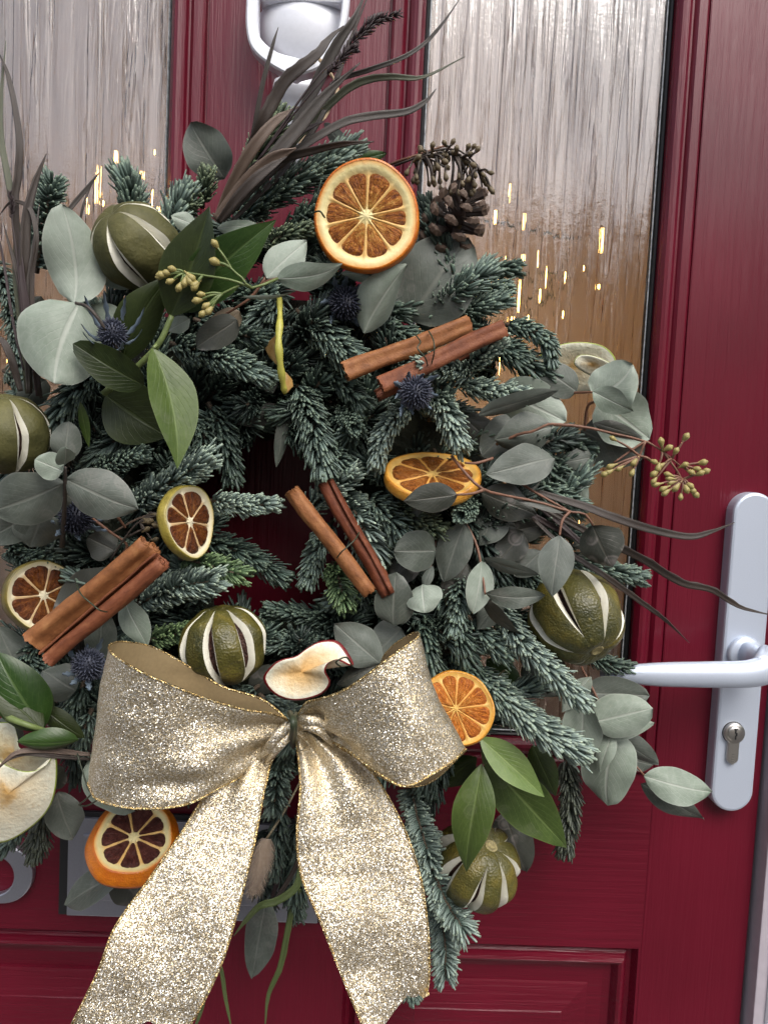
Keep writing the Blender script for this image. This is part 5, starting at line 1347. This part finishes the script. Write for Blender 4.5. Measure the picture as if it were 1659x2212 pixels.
# ================================================================== glitter bow
def glitter(name, base, dark, flake, scale, k, rough=.26):
    t = NT(name)
    vo = t.n('TexVoronoi'); vo.inputs['Scale'].default_value = scale; t.l(t.coord(), vo.inputs['Vector'])
    v2 = t.n('TexVoronoi'); v2.inputs['Scale'].default_value = scale * 2.1; t.l(t.coord(), v2.inputs['Vector'])
    ge = t.n('NewGeometry')
    def pert(vor, kk):
        a = t.n('VectorMath', operation='SUBTRACT'); t.l(vor.outputs['Color'], a.inputs[0]); a.inputs[1].default_value = (.5, .5, .5)
        b = t.n('VectorMath', operation='SCALE'); t.l(a.outputs[0], b.inputs[0]); b.inputs['Scale'].default_value = kk
        return b.outputs[0]
    ad = t.n('VectorMath', operation='ADD'); t.l(pert(vo, k), ad.inputs[0]); t.l(pert(v2, k * .6), ad.inputs[1])
    ad2 = t.n('VectorMath', operation='ADD'); t.l(ad.outputs[0], ad2.inputs[0]); t.l(ge.outputs['Normal'], ad2.inputs[1])
    no = t.n('VectorMath', operation='NORMALIZE'); t.l(ad2.outputs[0], no.inputs[0])
    sp = t.n('SeparateXYZ'); t.l(vo.outputs['Color'], sp.inputs[0])
    c = t.mix(t.ramp(sp.outputs[0], [(.25, 0), (.8, 1)]), dark, base)
    c = t.mix(t.ramp(sp.outputs[1], [(.70, 0), (.80, 1)]), c, flake)
    t.set(Base_Color=c, Roughness=rough, Metallic=t.ramp(sp.outputs[2], [(.15, .35), (.4, .95)]))
    t.l(no.outputs[0], t.b.inputs['Normal']); return t.m
M_glit = glitter('gold_silver_glitter', (.585, .495, .335), (.43, .35, .22), (.94, .91, .83), 2200, .80, .36)
M_lining = simple('satin_ribbon_back', (.36, .27, .145), .42, .25, 500, .15, .0003, .08)
M_wired = glitter('gold_wired_edge', (.62, .46, .20), (.34, .22, .08), (.9, .8, .55), 1700, 1.4)
bow = thing('bow', 'big gold glitter ribbon bow with two long tails at the wreath bottom', 'bow', U(640, 1570, .17))
def ribbon(name, cols, nu, nv, ripple=0, notch=None, rfreq=3, rfun=None, crease=.0012, lining=True, seedn=0):
    """cols: list of (top px, top py, top d, bottom px, bottom py, bottom d) along the ribbon"""
    A = crom([c[:3] for c in cols], nu); B = crom([c[3:] for c in cols], nu); vs = []; ph = seedn * 3.7
    P = [[None] * nv for _ in range(nu)]
    for i in range(nu):
        s0 = i / (nu - 1)
        for j in range(nv):
            w = j / (nv - 1); s = s0
            if notch: s = s0 * (1 - notch[1] * max(0, 1 - abs(w - notch[0]) / (notch[0] if w < notch[0] else 1 - notch[0])))
            x = s * (nu - 1); k = min(int(x), nu - 2); f = x - k
            a = A[k] * (1 - f) + A[k + 1] * f; b = B[k] * (1 - f) + B[k + 1] * f
            p = U(*(a * (1 - w) + b * w)); P[i][j] = p
    out = []
    for i in range(nu):
        for j in range(nv):
            p = P[i][j]; du = P[min(i + 1, nu - 1)][j] - P[max(i - 1, 0)][j]; dv = P[i][min(j + 1, nv - 1)] - P[i][max(j - 1, 0)]
            n = du.cross(dv); n = n.normalized() if n.length > 1e-12 else Vector((0, -1, 0))
            s, w = i / (nu - 1), j / (nv - 1)
            h = crease * (n3(p, 20, ph) * 3.0 + n3(p, 48, ph) * 1.1 + n3((p.x * .4, p.y, p.z * 1.6), 90, ph) * .35)
            if rfun: h += rfun(s, w)
            out.append((p, n, h))
    return out
def ribbon_build(name, data, nu, nv, parent, flip=1, lining=True):
    off = .00022
    front = [p + n * (h + off) * flip for p, n, h in data]; f = grid_faces(nv, nu)
    o = mesh(name, front, f, M_glit, parent)
    if lining:
        back = [p + n * (h - off) * flip for p, n, h in data]
        mesh('ribbon_back', back, [tuple(reversed(q)) for q in f], M_lining, o)
    for j in (0, nv - 1):
        tube('wired_edge', [front[i * nv + j] for i in range(nu)], .00062, M_wired, o, 5)
    return o
def smooth(a, b, x): x = min(1, max(0, (x - a) / (b - a))); return x * x * (3 - 2 * x)
LL = [(622,1556,.150,602,1596,.150),(566,1508,.146,540,1640,.142),(482,1482,.142,470,1685,.138),(402,1436,.142,380,1712,.136),(330,1398,.152,300,1734,.142),(270,1385,.168,236,1738,.155),
      (240,1388,.182,202,1716,.170),(234,1398,.192,186,1690,.184),(258,1418,.199,190,1700,.192),(302,1444,.203,214,1730,.198),(380,1482,.203,300,1747,.202),(450,1510,.198,402,1738,.202),(520,1528,.190,490,1696,.190),(582,1536,.180,562,1650,.176),(632,1560,.168,628,1588,.168)]
def fold_l(s, w):
    g = smooth(.72, 1.0, s); return .0032 * g * math.sin(w * 15 + 1.0) * (1 - .35 * g) + .0042 * math.exp(-((s - .80) / .07) ** 2 - ((w - .66) / .16) ** 2) - .0030 * math.exp(-((s - .76) / .06) ** 2 - ((w - .80) / .10) ** 2)
ribbon_build('left_loop', ribbon('left_loop', LL, 90, 40, rfun=fold_l, seedn=1), 90, 40, bow, -1)
RL = [(645,1556,.150,650,1588,.150),(722,1512,.142,742,1640,.140),(800,1466,.142,822,1680,.140),(832,1416,.152,872,1698,.146),(862,1386,.168,932,1688,.158),(892,1369,.184,1000,1626,.172),
      (899,1376,.194,1004,1620,.188),(880,1392,.200,978,1646,.198),(842,1420,.203,930,1676,.204),(790,1460,.203,878,1698,.207),(738,1494,.198,838,1682,.203),(690,1510,.190,790,1640,.194),(660,1520,.180,728,1598,.182),(640,1556,.168,652,1584,.168)]
def fold_r(s, w):
    g = smooth(.80, 1.0, s); return .0030 * g * math.sin(w * 13 + .4) + .0020 * math.exp(-((s - .62) / .05) ** 2) * math.sin(w * 4) + .0022 * math.exp(-((s - .86) / .05) ** 2 - ((w - .45) / .2) ** 2)
ribbon_build('right_loop', ribbon('right_loop', RL, 90, 40, rfun=fold_r, seedn=2), 90, 40, bow, 1)
LT = [(606,1584,.170,630,1590,.170),(520,1640,.177,588,1640,.178),(446,1716,.187,572,1690,.189),(392,1800,.196,558,1770,.196),(322,1900,.205,540,1862,.203),(252,2000,.214,512,1975,.209),(212,2100,.221,476,2085,.214),(150,2225,.228,424,2188,.219),(120,2290,.231,398,2232,.221)]
def fold_lt(s, w):
    g = 1 - smooth(.05, .5, s); return .0024 * g * math.sin(w * 12) + .0022 * math.sin(w * 3.4 + s * 5) * s
ribbon_build('left_tail', ribbon('left_tail', LT, 100, 36, rfun=fold_lt, notch=(.64, .125), seedn=3), 100, 36, bow, 1)
RT = [(634,1580,.172,660,1580,.172),(646,1625,.180,724,1606,.180),(650,1700,.192,800,1664,.188),(642,1800,.199,868,1778,.194),(652,1892,.204,908,1890,.198),(694,1992,.209,924,1990,.202),(738,2106,.213,929,2086,.205),(782,2212,.216,926,2142,.206),(800,2256,.217,922,2146,.206)]
def fold_rt(s, w):
    g = 1 - smooth(.08, .60, s); return .0040 * g * smooth(0, .1, s) * math.sin(w * 11 + .6) + .0026 * math.sin(w * 3.1 + s * 2.0)
ribbon_build('right_tail', ribbon('right_tail', RT, 100, 36, rfun=fold_rt, notch=(.72, .137), seedn=4), 100, 36, bow, 1)
def knot():
    P = upath([(598, 1612, .168), (606, 1590, .184), (624, 1566, .190), (640, 1556, .188)], 14); mb = MB()
    for (dx, dy, r0) in ((0, 0, 7), (-6, 10, 6), (6, 14, 6), (12, -6, 5)):
        p = upath([(640, 1562, .176), (618 + dx, 1572 + dy, .186), (590 + dx, 1604 + dy, .188), (566 + dx * 1.5, 1626 + dy * 1.4, .180)], 16)
        pm = mpp(610, 1590, .18); v, f = tube_data(p, [r0 * pm * (.5 + 1.4 * math.sin(math.pi * (.12 + .8 * i / 15))) for i in range(16)], 9, .55); mb.add(v, f)
    for (dx, dy, r0) in ((0, 0, 7), (4, 12, 6)):
        p = upath([(634, 1560, .178), (660 + dx, 1556 + dy, .186), (690 + dx, 1562 + dy * 1.6, .186), (720 + dx, 1590 + dy * 2, .182)], 16)
        pm = mpp(660, 1560, .18); v, f = tube_data(p, [r0 * pm * (.5 + 1.2 * math.sin(math.pi * (.12 + .8 * i / 15))) for i in range(16)], 9, .55); mb.add(v, f)
    mb.build('gathers', M_glit, bow)
    tube('tie', upath([(626, 1540, .165), (632, 1552, .196), (633, 1574, .198), (630, 1598, .185), (634, 1612, .168)], 20), .0016, M_wire, bow, 6)
    tube('tie', upath([(640, 1542, .165), (637, 1554, .195), (637, 1572, .197), (636, 1600, .18)], 20), .0013, M_wire, bow, 6)
knot()

# ================================================================== twine and loose wires (parts of the wreath)
M_twine = simple('jute_twine', (.36, .27, .17), .8, 0, 700, .8, .0008, .25)
def twine(pts, r=.0010, n=40):
    P = upath(pts, n); mb = MB()
    for ph in (0, math.pi):
        q = []
        for i, p in enumerate(P):
            t = (P[min(i + 1, n - 1)] - P[max(i - 1, 0)]).normalized(); x = t.orthogonal().normalized(); y = t.cross(x); a = i * 1.1 + ph
            q.append(p + (x * math.cos(a) + y * math.sin(a)) * r * .55)
        v, f = tube_data(q, r * .8, 5); mb.add(v, f)
    mb.build('hanging_twine', M_twine, wreath)
twine([(676,135,.042),(662,145,.05),(672,118,.030),(690,128,.040),(722,172,.04),(728,200,.045),(700,255,.06),(660,290,.07),(640,330,.07)])
twine([(680,165,.044),(677,200,.046),(676,240,.05),(660,280,.06),(628,320,.068)], .0008)
twine([(722,205,.045),(690,240,.052),(640,275,.06),(600,310,.07)], .0007)
for pts in ([(168,1628,.14),(190,1700,.15),(200,1712,.152)], [(672,462,.133),(690,456,.142),(702,470,.138)], [(1076,1460,.12),(1090,1448,.134),(1100,1456,.132)],
            [(215,1700,.16),(185,1728,.152),(172,1738,.146),(190,1740,.146),(222,1722,.158)], [(736,1440,.142),(726,1430,.15),(748,1420,.148),(762,1440,.14)]):
    wire_loop(wreath, pts, .0005)
